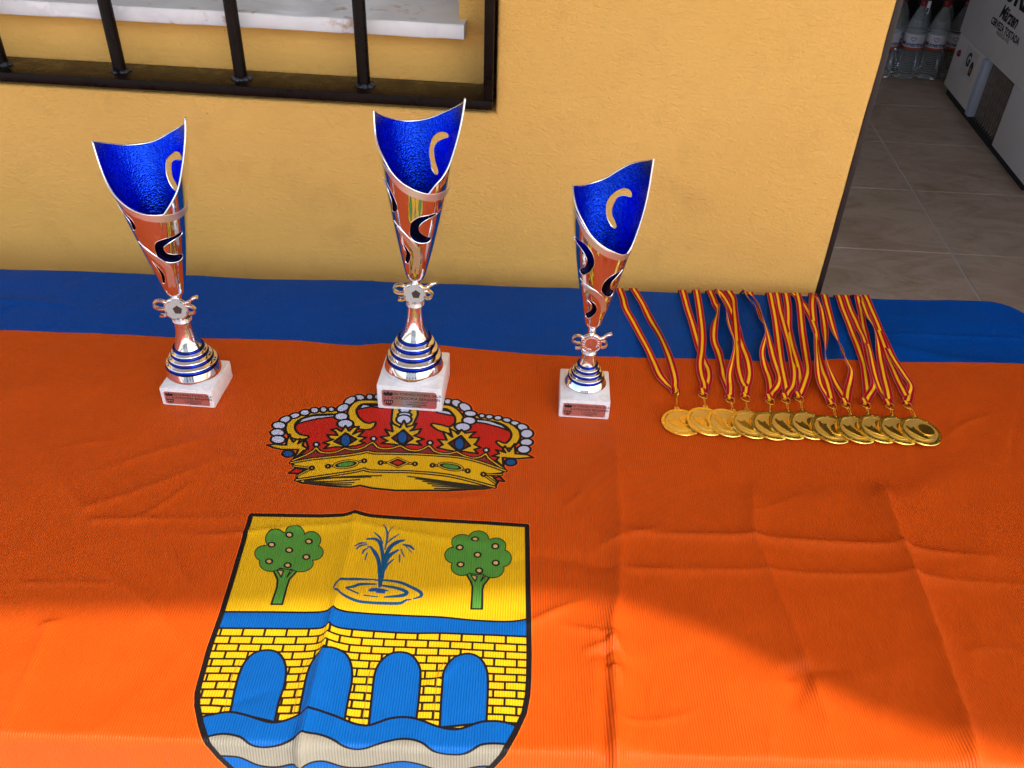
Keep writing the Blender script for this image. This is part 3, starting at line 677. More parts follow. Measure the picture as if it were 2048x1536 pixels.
# trees
def tree(f, lobes, body, fruit, trunk, gaps):
    fill(f, trunk, GRN, .0019)
    for g_ in gaps: fill(f, g_, TAN, .0013)
    for o_, c_ in ((9, BLK), (-2, GRN)):
        for (x, y, rx, ry) in lobes + [body]: ell(f, x, y, rx + o_, ry + o_, 0, c_, 0)
    for x, y in fruit: ell(f, x, y, 38, 27, 0, TAN, .0019)
tree(cz, [(1000, 335, 112, 90), (780, 390, 125, 100), (1195, 400, 108, 95), (650, 560, 122, 92), (1215, 545, 118, 92), (715, 670, 132, 98), (1070, 675, 145, 100)], (940, 530, 290, 215),
     [(935, 340), (1165, 415), (725, 455), (932, 518), (1135, 600), (695, 652), (915, 698)], [(735, 740), (1040, 740), (1020, 775), (935, 870), (905, 960), (852, 1160), (720, 1160), (788, 960), (795, 870)],
     [[(790, 755), (865, 765), (838, 840)], [(905, 840), (945, 760), (980, 750)]])
tree(dz, [(1280, 400, 118, 92), (1090, 445, 122, 95), (1490, 485, 112, 92), (990, 590, 105, 90), (1560, 625, 108, 95), (1085, 725, 125, 98), (1450, 750, 130, 100)], (1270, 590, 285, 215),
     [(1240, 405), (1480, 490), (1060, 500), (1270, 585), (1485, 677), (1070, 697), (1290, 765)], [(1125, 790), (1430, 800), (1415, 845), (1345, 935), (1328, 990), (1325, 1222), (1195, 1220), (1210, 960), (1190, 895)],
     [[(1190, 815), (1265, 830), (1245, 895)], [(1310, 890), (1345, 815), (1370, 820)]])
# fountain
FT_ = (.008, .10, .24); sh = lambda pts: [(x + 1891 - 0, y) if False else (x - 1891, y) for x, y in pts]
def jet(pts, w): strokes(dz, [(x, y, w * .0011 * s) for (x, y), s in zip(pts, np.interp(np.linspace(0, 1, len(pts)), [0, .3, .75, 1], [.7, 1.25, 1.4, .6]))], 0, FT_, 0)
for P, w in ((sh([(1460, 985), (1500, 930), (1600, 890), (1750, 872), (1960, 872)]), 2.2), ([(60, 878), (180, 880), (350, 905), (480, 960), (590, 1020), (602, 1070), (515, 1102)], 2.4), (sh([(1475, 1005), (1530, 1050), (1620, 1090), (1750, 1132), (1900, 1147)]) + [(180, 1155), (350, 1155), (420, 1120), (480, 1110)], 2.4),
             (sh([(1610, 985), (1700, 960), (1780, 930), (1960, 925)]), 2.4), ([(130, 940), (320, 975), (430, 1022), (380, 1062), (170, 1080)], 2.8), (sh([(1615, 990), (1750, 1040)]), 2.6), (sh([(1820, 1060), (1980, 1077)]), 2.0),
             ([(110, 960), (112, 800), (100, 650), (60, 560), (5, 485)], 2.8), ([(125, 950), (145, 800), (150, 600), (120, 450), (60, 395), (-40, 400)], 2.6), ([(95, 800), (90, 640), (40, 520), (-30, 480)], 1.6), ([(150, 850), (170, 650), (230, 500), (320, 432), (400, 412)], 3.2), ([(165, 720), (215, 600), (330, 525)], 3.6), ([(168, 770), (210, 690), (280, 632)], 1.8),
             ([(175, 520), (205, 340), (160, 232)], 1.6), ([(208, 335), (280, 252)], 1.5), ([(152, 445), (110, 372), (50, 322)], 1.6), ([(200, 442), (260, 390), (342, 345)], 1.5), ([(395, 462), (470, 480), (520, 520)], 2.4), ([(420, 475), (490, 552)], 1.6), ([(365, 518), (402, 602)], 2.0), ([(350, 580), (345, 665)], 2.0),
             (sh([(1850, 445), (1780, 450), (1710, 490)]), 1.8), (sh([(1855, 462), (1775, 480), (1732, 522)]), 1.8), (sh([(1870, 500), (1820, 530), (1798, 575)]), 1.6), (sh([(1856, 560), (1830, 642)]), 2.0), (sh([(1860, 390), (1960, 385)]), 1.8)): jet(P, w)
fill(dz, [(-30, 1000), (10, 975), (80, 968), (180, 988), (230, 1008), (180, 1015), (175, 1038), (70, 1030), (60, 1012), (0, 1018)], (.01, .09, .33), 0)
seg_stroke([ab(*p) for p in OUTL + OUTL[:1]], .0052, BLK)
IMG = bpy.data.images.new('crest_print', IW, IH, alpha=True, float_buffer=True); IMG.colorspace_settings.name = 'Linear Rec.709'
img[..., :3] *= (.92, .92, .88); IMG.pixels.foreach_set(img.ravel()); IMG.pack()

# ------------------------------------------------------------------ cloth
STEP = .003
na = int((XR + .27 - XL) / STEP); nb = int((YB(0) + .22 - YF(0) + .34) / STEP)
aa = XL + np.arange(na) * STEP; bb = YF(0) - .34 + np.arange(nb) * STEP
Ag, Bg = np.meshgrid(aa, bb)
yb = YB(Ag); yf = YF(Ag)
RC = .045
# signed distance outside the rounded table rectangle (left end lies far outside the picture)
qx = Ag - (XR - RC); qy = np.abs(Bg - (yb + yf) / 2) - ((yb - yf) / 2 - RC)
ox = np.maximum(qx, 0); oy = np.maximum(qy, 0); dd = np.hypot(ox, oy) - RC
out = np.maximum(dd, 0)
gx = np.where(qx > 0, ox, 0); gy = np.where(qy > 0, oy * np.sign(Bg - (yb + yf) / 2), 0); gl = np.maximum(np.hypot(gx, gy), 1e-6); gx, gy = gx / gl, gy / gl
re = .006; arc = re * math.pi / 2
th = np.clip(out / re, 0, math.pi / 2)
hor = re * np.sin(th); ver = re * (1 - np.cos(th)) + np.maximum(out - arc, 0)
X = Ag - gx * out + gx * hor; Y = Bg - gy * out + gy * hor; Z = TT - ver
hang = np.clip((out - arc) / .15, 0, 1.6)
pl = np.sin(Ag * 17 + 2 * np.sin(Ag * 5)) * .5 + .5; plr = np.sin(Bg * 21 + 1) * .5 + .5
X += gx * hang * (.008 + .022 * plr); Y += gy * hang * (.008 + .022 * pl)
rng = np.random.RandomState(3)
def vnoise(sc, seed, sx=1.0, sy=1.0, rot=0):
    r_ = np.random.RandomState(seed); G = r_.rand(64, 64); c_, s_ = math.cos(rot), math.sin(rot)
    u = ((Ag * c_ + Bg * s_) * sx / sc + 20) % 63; v_ = ((-Ag * s_ + Bg * c_) * sy / sc + 20) % 63; i = u.astype(int); j = v_.astype(int); fu_, fv = u - i, v_ - j
    fu_ = fu_ ** 3 * (fu_ * (fu_ * 6 - 15) + 10); fv = fv ** 3 * (fv * (fv * 6 - 15) + 10)
    return (G[j, i] * (1 - fu_) * (1 - fv) + G[j, i + 1] * fu_ * (1 - fv) + G[j + 1, i] * (1 - fu_) * fv + G[j + 1, i + 1] * fu_ * fv) - .5
Hh = np.zeros_like(Ag)
Hh += vnoise(.30, 1) * .0040 + vnoise(.13, 2, 1, 1.4, .5) * .0022 + vnoise(.06, 5, 1, .6, -.7) * .0016 + np.abs(vnoise(.16, 9, 1, 2.2, .35)) * -.0035 + np.abs(vnoise(.11, 12, 2.0, 1, -.5)) * -.0022
def pdist(pts):
    best = np.full(Ag.shape, 9.); side = np.zeros(Ag.shape); tt = np.zeros(Ag.shape); n_ = len(pts) - 1
    for i in range(n_):
        p, q = np.array(pts[i]), np.array(pts[i + 1]); d = q - p; L = (d ** 2).sum(); t_raw = ((Ag - p[0]) * d[0] + (Bg - p[1]) * d[1]) / L; t = np.clip(t_raw, 0, 1)
        ds = np.hypot(Ag - p[0] - t * d[0], Bg - p[1] - t * d[1]); sg = np.sign((Ag - p[0]) * d[1] - (Bg - p[1]) * d[0]); m_ = ds < best
        best[m_] = ds[m_]; side[m_] = sg[m_]; tt[m_] = ((i + t) / n_)[m_]
    return best, side, tt
CK = 2.3
def crease(px, amp, wid, fade=(1, 1), kind='ridge', wid2=None):
    Q = [ab(*p) for p in px]; ds, sd, t = pdist(Q)
    w_ = np.where(sd > 0, wid, wid2 or wid)
    prof = (.55 * np.exp(-ds / w_) + .45 * np.exp(-ds / (w_ * .38))) if kind == 'ridge' else np.exp(-(ds / w_) ** 2)
    am = amp * np.interp(t, np.linspace(0, 1, len(fade)), fade)
    # soft ends
    p0 = np.array(Q[0]); p1 = np.array(Q[-1])
    return am * prof * CK
Hh += crease([(712, 1020), (660, 1250), (608, 1512)], .0034, .006, (.4, 1.0, 1.5), wid2=.012)
Hh += crease([(1238, 600), (1232, 760), (1230, 900), (1242, 1090), (1236, 1200), (1222, 1270), (1226, 1400), (1226, 1530)], .0060, .022, (.15, .2, .3, .6, .7, 1, 1.3, 1.3), wid2=.013)
Hh += crease([(1206, 1250), (1214, 1330), (1212, 1400), (1210, 1500)], -.0036, .006, (0, 1, 1, .8), 'g')
Hh += crease([(1715, 860), (1735, 905), (1800, 1095), (1870, 1270), (1948, 1525)], .0060, .024, (.2, .7, 1, .9, .9), wid2=.014)
Hh += crease([(1500, 880), (1505, 1075), (1560, 1200), (1620, 1345), (1660, 1450)], .0030, .014, (.3, 1, .8, 1, .3))
Hh += crease([(1590, 1350), (1612, 1345), (1590, 1400)], -.0030, .008, (1, 1, .3), 'g')
Hh += crease([(1235, 1065), (1500, 1078), (1800, 1100), (1990, 1112)], .0026, .008, (.5, 1, 1, .3))
Hh += crease([(1235, 1138), (1500, 1142), (1800, 1155), (2100, 1170)], .0018, .007, (1, .7, .8, .5))
Hh += crease([(1060, 1110), (1150, 1120), (1240, 1138)], -.0024, .012, (.2, 1, 1))
Hh += crease([(1055, 1252), (1110, 1228), (1170, 1200)], .0030, .010, (.7, 1, .2))
Hh += crease([(1120, 1250), (1190, 1270), (1232, 1284)], .0025, .005, (.2, 1, 1))
Hh += crease([(1170, 1305), (1225, 1292)], .0035, .004, (.3, 1)); Hh += crease([(1180, 1318), (1228, 1312)], -.0025, .004, (.3, 1)); Hh += crease([(1232, 1300), (1262, 1325)], .003, .005, (1, .2)); Hh += crease([(1216, 1345), (1236, 1350), (1240, 1375)], .004, .004, (.4, 1, .4))
Hh += crease([(180, 1015), (320, 965), (500, 890)], .0014, .012, (1, .9, .1)); Hh += crease([(180, 945), (300, 905), (490, 850)], .0014, .010, (.3, 1, .1))
Hh += crease([(170, 1020), (120, 950), (70, 860), (0, 800)], .0012, .014, (1, .7, .3, .1)); Hh += crease([(190, 1040), (330, 1036), (500, 1033)], .0018, .006, (1, .6, .3)); Hh += crease([(340, 1066), (430, 1070), (500, 1063), (600, 1052), (720, 1047), (900, 1080), (1050, 1092)], .0014, .005, (.2, 1, 1, 1, 1, .7, .3))
Hh += crease([(90, 1252), (130, 1240)], .002, .005, (1, .2)); Hh += crease([(95, 1258), (60, 1340), (10, 1440)], .0022, .010, (1, .7, .3)); Hh += crease([(190, 1130), (290, 1200), (400, 1310)], .0012, .014, (.2, 1, .2))
Hh += crease([(1380, 1280), (1450, 1370), (1530, 1500)], .0020, .018, (.2, 1, .4), 'g'); Hh += crease([(1440, 1300), (1520, 1370), (1560, 1450)], .0020, .016, (.2, 1, .3), 'g')
Hh += crease([(1060, 960), (1230, 1090)], .0009, .006, (.2, 1)); Hh += crease([(1290, 990), (1240, 920), (1200, 880)], .0012, .008, (.2, 1, .2)); Hh += crease([(1700, 930), (1640, 1000), (1560, 1020)], .0010, .018, (.2, 1, .2), 'g')
Hh += crease([(1950, 930), (1830, 980), (1760, 1010)], .0022, .025, (.2, 1, .2), 'g'); Hh += crease([(700, 780), (730, 700), (745, 560)], .0006, .005, (.3, 1, 1)); Hh += crease([(1250, 610), (1262, 720), (1250, 850)], .0009, .006, (1, 1, .3))
Hh += crease([(0, 600), (90, 607), (180, 615)], .0012, .007, (1, 1, .2)); Hh += crease([(1300, 655), (1560, 662), (1760, 668), (2040, 676)], .0009, .005, (.4, 1, .6, 1)); Hh += crease([(1760, 690), (1900, 720), (2030, 730)], .0012, .012, (.2, 1, .3), 'g')
rw = random.Random(11)
for _ in range(34):
    x_, y_ = rw.uniform(-60, 2100), rw.uniform(740, 1500)
    if 480 < x_ < 1090 and rw.random() < .6: continue
    a_ = rw.choice([0.05, 1.45, .5, -.45, 2.4, -.1]) + rw.uniform(-.25, .25); l_ = rw.uniform(60, 260); bnd_ = rw.uniform(-25, 25)
    q_ = [(x_ + math.cos(a_) * l_ * t - math.sin(a_) * bnd_ * math.sin(t * 3.14), y_ + .6 * (math.sin(a_) * l_ * t + math.cos(a_) * bnd_ * math.sin(t * 3.14))) for t in (0, .25, .5, .75, 1)]
    q_ = [(u, min(v_, 1525)) for u, v_ in q_]
    Hh += crease(q_, rw.choice([1, 1, -.7]) * rw.uniform(.0006, .0016), rw.uniform(.002, .006), (.05, .8, 1, .7, .05))
# cloth lies flat under what stands on it
flat_spots = [(-.122, .858, .052), (-.389, .843, .045), (.090, .849, .045)] + [(x_, .775, .035) for x_ in np.linspace(.19, .42, 10)]
for x_, y_, r_ in flat_spots:
    q = np.clip((np.hypot(Ag - x_, Bg - y_) - r_) / .05, 0, 1); Hh *= q * q * (3 - 2 * q)
edgew = np.clip(1 - hang * .0, 0, 1)
# displacement up on top, outward on the hanging part
upw = np.cos(th); outw = np.sin(th)
Hh = np.where(out > 0, Hh * .9, Hh)
Zt = np.where(Hh < 0, -.004 * np.tanh(-Hh / .004), Hh)
Z += Zt * upw; X += gx * Zt * outw; Y += gy * Zt * outw
vs = np.stack([X, Y, Z], -1).reshape(-1, 3)
idx = np.arange(na * nb).reshape(nb, na); fcs = np.stack([idx[:-1, :-1], idx[:-1, 1:], idx[1:, 1:], idx[1:, :-1]], -1).reshape(-1, 4)
me = bpy.data.meshes.new('tablecloth'); me.vertices.add(len(vs)); me.vertices.foreach_set('co', vs.astype(np.float32).ravel())
me.loops.add(fcs.size); me.loops.foreach_set('vertex_index', fcs.ravel().astype(np.int32)); me.polygons.add(len(fcs)); me.polygons.foreach_set('loop_start', np.arange(0, fcs.size, 4, dtype=np.int32)); me.polygons.foreach_set('loop_total', np.full(len(fcs), 4, np.int32))
me.update(calc_edges=True)
uvl = me.uv_layers.new(name='UVMap'); U_ = np.stack([(Ag - A0) / (A1 - A0), (Bg - B0) / (B1 - B0)], -1).reshape(-1, 2)[fcs.ravel()]; uvl.data.foreach_set('uv', U_.astype(np.float32).ravel())
bl_px = [(-200, 656), (0, 661), (150, 665), (260, 668), (340, 675), (480, 676), (600, 679), (680, 686), (720, 688), (760, 684), (830, 686), (900, 691), (1050, 705), (1150, 711), (1240, 713), (1350, 714), (1450, 716), (1560, 722), (1620, 719), (1680, 716), (1740, 722), (1790, 725), (1900, 727), (2048, 728)]
bx = [ab(*p) for p in bl_px]; bd = np.interp(Ag, [p[0] for p in bx], [p[1] for p in bx])
at = me.attributes.new('band', 'FLOAT', 'POINT'); at.data.foreach_set('value', (Bg - bd).astype(np.float32).ravel())
me.polygons.foreach_set('use_smooth', [True] * len(me.polygons))
m = MT('printed_satin_polyester').p(rou=.45, spec=.07)
at_ = m.n('ShaderNodeAttribute', attribute_name='band'); tcn = m.n('ShaderNodeTexCoord')
ti = m.n('ShaderNodeTexImage'); ti.image = IMG; ti.extension = 'CLIP'; ti.interpolation = 'Cubic'; m.l(tcn.outputs['UV'], ti.inputs[0])
isb = m.math('GREATER_THAN', at_.outputs['Fac'], 0.0)
m.l(m.math('SUBTRACT', .13, m.math('MULTIPLY', isb, .08)), m.b.inputs['Specular IOR Level']); c0 = m.mix(isb, (.66, .086, .005, 1), (.000, .070, .38, 1)); c1 = m.mix(ti.outputs['Alpha'], c0, ti.outputs['Color'])
v = m.coord()
# ribs running front to back, and the sparkle of the threads
sp = m.n('ShaderNodeSeparateXYZ'); m.l(v, sp.inputs[0]); wob = m.noise(v, 7, 2, .5)
rib = m.math('SINE', m.math('MULTIPLY', m.math('ADD', sp.outputs[0], m.math('MULTIPLY', wob, .004)), 2 * math.pi / .00235), 0)
fn_ = m.noise(v, 60, 3, .6); cfin = m.mix(.10, c1, m.ramp(fn_, [(.3, (.2, .2, .2)), (.7, (1, 1, 1))]), 'MULTIPLY'); rc_ = m.ramp(m.math('ADD', m.math('MULTIPLY', rib, .5), .5), [(0, (.90, .90, .90)), (1, (1, 1, 1))]); cfin = m.mix(1.0, cfin, rc_, 'MULTIPLY'); m.l(cfin, m.b.inputs['Base Color'])
vs2 = m.coord(scale=(1, .25, 1)); th2 = m.noise(vs2, 900, 2, .6)
b1 = m.bump(m.noise(v, 22, 4, .6), .25, .0022); b2 = m.bump(rib, .6, .00036, b1); m.bump(th2, .8, .0004, b2)
m.l(m.ramp(th2, [(.35, (.36, .36, .36)), (.7, (.6, .6, .6))]), m.b.inputs['Roughness'])
cl = bpy.data.objects.new('tablecloth', me); me.materials.append(m.m); COL.objects.link(cl)
tag(cl, 'orange satin cloth with blue border and printed crown and shield crest, spread over the table', 'tablecloth')

# ------------------------------------------------------------------ trophies
def trophy(P):
    root = tag(empty('trophy', (*P['c'], TT), 0), P['label'], 'trophy', 'trophies standing on the cloth')
    w, d, hb = P['block']; sc = P['R'] / .036
    bm = bmesh.new(); box_bm(bm, (0, 0, hb / 2), (w, d, hb), Matrix.Rotation(P['rz'], 4, 'Z'), bev=.0022); from_bm('marble_base', bm, BLOCK, root, 35)
    Lm = Matrix.Shear('XZ', 4, (0, 0)) if False else Matrix(((1, 0, math.tan(P['lean']), -hb * math.tan(P['lean'])), (0, 1, 0, 0), (0, 0, 1, 0), (0, 0, 0, 1)))
    base_c = Matrix.Rotation(P['rz'], 4, 'Z')
    # plaque
    F = base_c @ Matrix.Translation((0, -d / 2, hb * .49)) @ Matrix.Rotation(R3(90), 4, 'X')
    pw, ph = w * .84, hb * .70; r_ = hb * .10; pts = []
    for cx, cy, a0 in ((pw / 2 - r_, ph / 2 - r_, 0), (-pw / 2 + r_, ph / 2 - r_, 90), (-pw / 2 + r_, -ph / 2 + r_, 180), (pw / 2 - r_, -ph / 2 + r_, 270)):
        for k in range(6): a = R3(a0 + 18 * k); pts.append((cx + r_ * math.cos(a), cy + r_ * math.sin(a)))
    pq = prism('plaque', pts, .0, .0009, PLAQUE, root, F)
    q = ph / .0245
    tx = lambda s, sz, x, y, name='inscription': text_mesh(name, s, sz * q, F @ Matrix.Translation((x, y, .00105)), INK, pq, ext=.00005)
    X0 = pw * .125
    k_ = pw / .0655
    t1 = tx('XXII TORNEO FÚTBOL SALA', .0047 * k_ / q, X0, ph * .29); t2 = tx('CATEGORÍA BENJAMÍN', .0056 * k_ / q, X0, ph * .04); tx(P['rank'], .0034 * k_ / q, X0, -ph * .17)
    for yy, ww in ((-.31, .36), (-.42, .16)):
        bm = bmesh.new(); x = -ww * pw / 2; rn = random.Random(int(yy * -100))
        while x < ww * pw / 2:
            l_ = pw * (.008 + .02 * rn.random()); box_bm(bm, (X0 + x + l_ / 2, yy * ph, .00105), (l_, ph * .045, .0002), F); x += l_ + pw * .006
        from_bm('inscription', bm, INKBROWN, pq)
    cx = -pw * .385; sh_ = ph * .30
    prism('crest_engraving', [(cx - .09 * pw, ph * .24), (cx - .075 * pw, ph * .38), (cx - .03 * pw, ph * .33), (cx, ph * .44), (cx + .03 * pw, ph * .33), (cx + .075 * pw, ph * .38), (cx + .09 * pw, ph * .24), (cx + .06 * pw, ph * .16), (cx - .06 * pw, ph * .16)], .0010, .0012, INK, pq, F)
    seg = [(cx - .085 * pw, -ph * .10), (cx + .085 * pw, -ph * .10), (cx + .085 * pw, -ph * .25), (cx + .05 * pw, -ph * .39), (cx, -ph * .43), (cx - .05 * pw, -ph * .39), (cx - .085 * pw, -ph * .25)]
    prism('crest_engraving', seg, .0010, .0012, INKBROWN, pq, F)
    for kx in (-.055, -.018, .018, .055): prism('crest_arch', [(cx + (kx - .010) * pw, -ph * .30), (cx + (kx + .010) * pw, -ph * .30), (cx + (kx + .010) * pw, -ph * .18), (cx + kx * pw, -ph * .14), (cx + (kx - .010) * pw, -ph * .18)], .0012, .0013, PLAQUE, pq, F)
    for kx, ss in ((-.06, .010), (0, .008), (.06, .010)):
        prism('crest_engraving', [(cx + kx * pw + ss * pw * math.cos(a * .785), ph * .04 + ss * pw * 1.0 * math.sin(a * .785)) for a in range(8)], .0010, .0012, INKBROWN, pq, F); box('crest_engraving', (cx + kx * pw, -ph * .04, .0011), (.004 * pw, ph * .09, .0002), INKBROWN, pq, M=F)
    # foot
    R = P['R']; H = P['H']                      # H: heights of flange, ring3, ring2, ring1, stem base ; rr radii
    fl, h3, h2, h1, sb = H; r3, r2, r1, rs = P['rr']
    prof = [(R * P['under'], hb + .0004), (R * P['under'] + (R - R * P['under']) * .8, fl - .0035 * sc), (R * .995, fl - .0012 * sc), (R, fl + .0004), (R * .985, fl + .002 * sc)]
    def lip(r_, h_, e): return [(r_ + .0002, h_ - e * 1.5), (r_ + .0016 * sc, h_ - e * .7), (r_ + .0018 * sc, h_), (r_ + .0006 * sc, h_ + e * .7), (r_ - .001 * sc, h_ + e)]
    e = .0016 * sc
    prof += [(r3 + (R - r3) * .45, fl + (h3 - fl) * .55)] + lip(r3, h3, e) + lip(r2, h2, e) + lip(r1, h1, e)
    hn = P['neck']; rn_ = P['rn']
    for t in np.linspace(0, 1, 14): prof.append((rn_ + (rs - rn_) * (1 - t) ** 2.1, sb + (hn - sb) * t))
    ob = lathe('foot', prof, CHROME, root, n=96, ang=60, M=Lm)
    for r_, h_, hl in ((r3, h3, fl), (r2, h2, h3), (r1, h1, h2)):
        hm_ = h_ - e * 1.5 - (.0016 * sc); rw = r_ + .0008 * sc
        lathe('blue_ring', torus_prof(rw + .0002, hm_ + .0002, .0019 * sc, .0031 * sc, 12), BLUERING, root, n=72, ang=80, M=Lm, close=False)
    lathe('blue_ring', torus_prof(rs + .0002, sb + .0012 * sc, .0014 * sc, .0024 * sc, 12), BLUERING, root, n=72, ang=80, M=Lm, close=False)
    # collar rings
    col_ = []
    for k in range(3): z_ = hn + (k + .5) * .0024 * sc; col_ += [(rn_ + .0002, z_ - .0012 * sc), (rn_ + .0012 * sc, z_ - .0006 * sc), (rn_ + .0014 * sc, z_), (rn_ + .0012 * sc, z_ + .0006 * sc)]
    hd = P['disc'][0]; rd = P['disc'][1]; h0 = P['h0']; r0 = P['r0']
    col_ += [(rn_ * .75, hn + .0075 * sc), (rn_ * .5, hd), (rn_ * .6, h0 - .010 * sc), (rn_ * .75, h0 - .0055 * sc), (r0 * .72, h0 - .005 * sc), (r0 * .95, h0 - .003 * sc), (r0 * 1.02, h0)]
    lathe('collar', col_, CHROME, root, n=48, ang=50, M=Lm, close=False)
    # emblem disc facing the camera, with its swirling arms
    dx = math.tan(P['lean']) * (hd - hb); DM = Matrix.Translation((dx, -rn_ * .9, hd)) @ Matrix.Rotation(P['dz'], 4, 'Z') @ Matrix.Rotation(R3(90), 4, 'X')
    dp = [(rd, -.003), (rd * 1.03, -.001), (rd * 1.0, .0012), (rd * .93, .0016), (rd * .91, .0006), (.0001, .0006)]
    dsk = lathe('emblem_disc', dp, CHROME, root, n=48, M=DM, ang=30)
    if P['ball']:
        face = prism('ball_emblem', [(rd * .89 * math.cos(a / 36 * 6.2832), rd * .89 * math.sin(a / 36 * 6.2832)) for a in range(36)], .0006, .0010, BALLWHITE, dsk, DM)
        prism('ball_patch', [(rd * (.40 * math.cos(R3(90 + 72 * a)) + .12), rd * (.42 * math.sin(R3(90 + 72 * a)) - .02)) for a in range(5)], .0010, .0012, INKBROWN, dsk, DM)
        GL = bpy.data.materials.get('ball_seam') or simple('ball_seam', (.30, .30, .28, 1), .5)
        for k in range(5):
            a = R3(90 + 72 * k); b_ = R3(90 + 72 * k + 33); c_ = R3(90 + 72 * k - 33)
            p0 = (.12 + .40 * math.cos(a), -.02 + .42 * math.sin(a)); p1 = (.06 + .60 * math.cos(a), .60 * math.sin(a)); p2 = (.86 * math.cos(b_), .86 * math.sin(b_)); p3 = (.86 * math.cos(c_), .86 * math.sin(c_))
            for u_, w_ in ((p0, p1), (p1, p2), (p1, p3)): tube('ball_seam', [DM @ Vector((u_[0] * rd, u_[1] * rd, .0010)), DM @ Vector((w_[0] * rd, w_[1] * rd, .0010))], 0.00012, GL, dsk, n=4)
        for k in range(5):
            a = R3(54 + 72 * k); prism('ball_patch', [(rd * .87 * math.cos(a - .16), rd * .87 * math.sin(a - .16)), (rd * .88 * math.cos(a), rd * .88 * math.sin(a)), (rd * .87 * math.cos(a + .16), rd * .87 * math.sin(a + .16)), (rd * .80 * math.cos(a), rd * .80 * math.sin(a))], .0010, .0011, INKBROWN, dsk, DM)
    else:
        bm = bmesh.new()
        for k in range(34):
            a = R3(-62 + 304 * k / 33 + 90 + 28 - 90 + 0); rr0 = rd * (.62 if k % 2 else .72)
            box_bm(bm, (0, 0, 0), (.0026, .0008, .0005), DM @ Matrix.Translation((rr0 * math.cos(a), rr0 * math.sin(a), .0008)) @ Matrix.Rotation(a + (1.2 if k % 2 else -.5), 4, 'Z'), bev=.0002)
        from_bm('laurel_relief', bm, SILVER, dsk)
    def arm(pts, r=.0019):
        Q = [DM @ Vector((x * rd, y * rd, -.0012)) for x, y in [tuple(q_) for q_ in crom(pts, 4)]]
        tube('swirl_arm', Q, r * sc, CHROME, dsk, n=8, flat=1.9)
    arm([(-.75, .60), (-1.2, .78), (-1.62, .62), (-1.72, .22), (-1.35, -.02), (-.9, -.02)]); arm([(.78, .50), (1.15, .66), (1.45, .95), (1.85, 1.12)], .0023); arm([(-1.42, -.62), (-1.1, -.64), (-.75, -.52)], .0022); arm([(.85, .22), (1.25, .24), (1.48, -.04), (1.32, -.38), (.95, -.46)])
    # cup: a bent metal sheet, mapped from (angle, height)
    k = P['k']; bu = P['b']
    def rad(h):
        u = (h - h0) / .17; l_ = r0 + k * .17 * (u + bu * u * (1 - u)); s_ = .0016
        return -s_ * math.log(math.exp(-l_ / s_) + math.exp(-P['Rm'] / s_))
    def mapc(ph, h, off=0): r = rad(h) + off; return Lm @ Vector((r * math.sin(ph), -r * math.cos(ph), h))
    rim = P['rim']; phs = [p[0] for p in rim]; hs = [p[1] for p in rim]
    e_ph = np.array([phs[-1] - 2 * math.pi, *phs, phs[0] + 2 * math.pi]); e_h = np.array([hs[-1], *hs, hs[0]])
    sharp = set(i for i, p in enumerate(rim) if len(p) > 2)
    def rimh(x):
        while x < phs[0]: x += 2 * math.pi
        while x >= phs[0] + 2 * math.pi: x -= 2 * math.pi
        i = max(j for j in range(len(phs)) if phs[j] <= x); n_ = len(phs)
        g_ = lambda j: (phs[j % n_] + 2 * math.pi * (j // n_), hs[j % n_])
        p1, p2 = g_(i), g_(i + 1); p0 = p1 if i in sharp else g_(i - 1); p3 = p2 if ((i + 1) % n_) in sharp else g_(i + 2)
        t = (x - p1[0]) / (p2[0] - p1[0]); m1 = (p2[1] - p0[1]) / max(p2[0] - p0[0], 1e-6) * (p2[0] - p1[0]); m2 = (p3[1] - p1[1]) / max(p3[0] - p1[0], 1e-6) * (p2[0] - p1[0])
        return (2 * t ** 3 - 3 * t * t + 1) * p1[1] + (t ** 3 - 2 * t * t + t) * m1 + (-2 * t ** 3 + 3 * t * t) * p2[1] + (t ** 3 - t * t) * m2
    SC = .030; seam = -2.4
    N_ = 150; grid = sorted(set([seam + 2 * math.pi * i / N_ for i in range(N_ + 1)] + [p if p > seam else p + 6.28318 for p in phs if seam < p < seam + 6.28]))
    xs_ = grid; rimpts = [(x * SC, rimh(x)) for x in xs_]; rimpts[-1] = (rimpts[-1][0], rimpts[0][1])
    verts = [(x * SC, h0) for x in [seam + 2 * math.pi * i / 72 for i in range(73)]]; nb_ = len(verts)
    loop = verts + rimpts[::-1]
    # vertical seam side points shared by both ends
    sideh = np.linspace(h0, rimpts[0][1], 40)[1:-1]; loop = verts + [(verts[-1][0], h) for h in sideh] + rimpts[::-1] + [(verts[0][0], h) for h in sideh[::-1]]
    V2 = list(loop); E2 = [(i, (i + 1) % len(loop)) for i in range(len(loop))]
    holes = []
    for hp in P['holes']:
        Q = [tuple(q_) for q_ in crom([(a * SC, b_) for a, b_ in hp], 4, True)]; holes.append(Q); o_ = len(V2); V2 += Q; E2 += [(o_ + i, o_ + (i + 1) % len(Q)) for i in range(len(Q))]
    def inside(p, Q):
        c_ = False; x, y = p; j = len(Q) - 1
        for i in range(len(Q)):
            if (Q[i][1] > y) != (Q[j][1] > y) and x < (Q[j][0] - Q[i][0]) * (y - Q[i][1]) / (Q[j][1] - Q[i][1]) + Q[i][0]: c_ = not c_
            j = i
        return c_
    for i in range(1, 96):
        x = seam + 2 * math.pi * i / 96; top_ = rimh(x)
        for j in range(1, 46):
            h = h0 + j * .0048 + (.0024 if i % 2 else 0)
            if h < top_ - .002: V2.append((x * SC, h))
    rv, re_, rf, *_ = delaunay_2d_cdt([Vector(p) for p in V2], E2, [], 0, 1e-7)
    tris = []
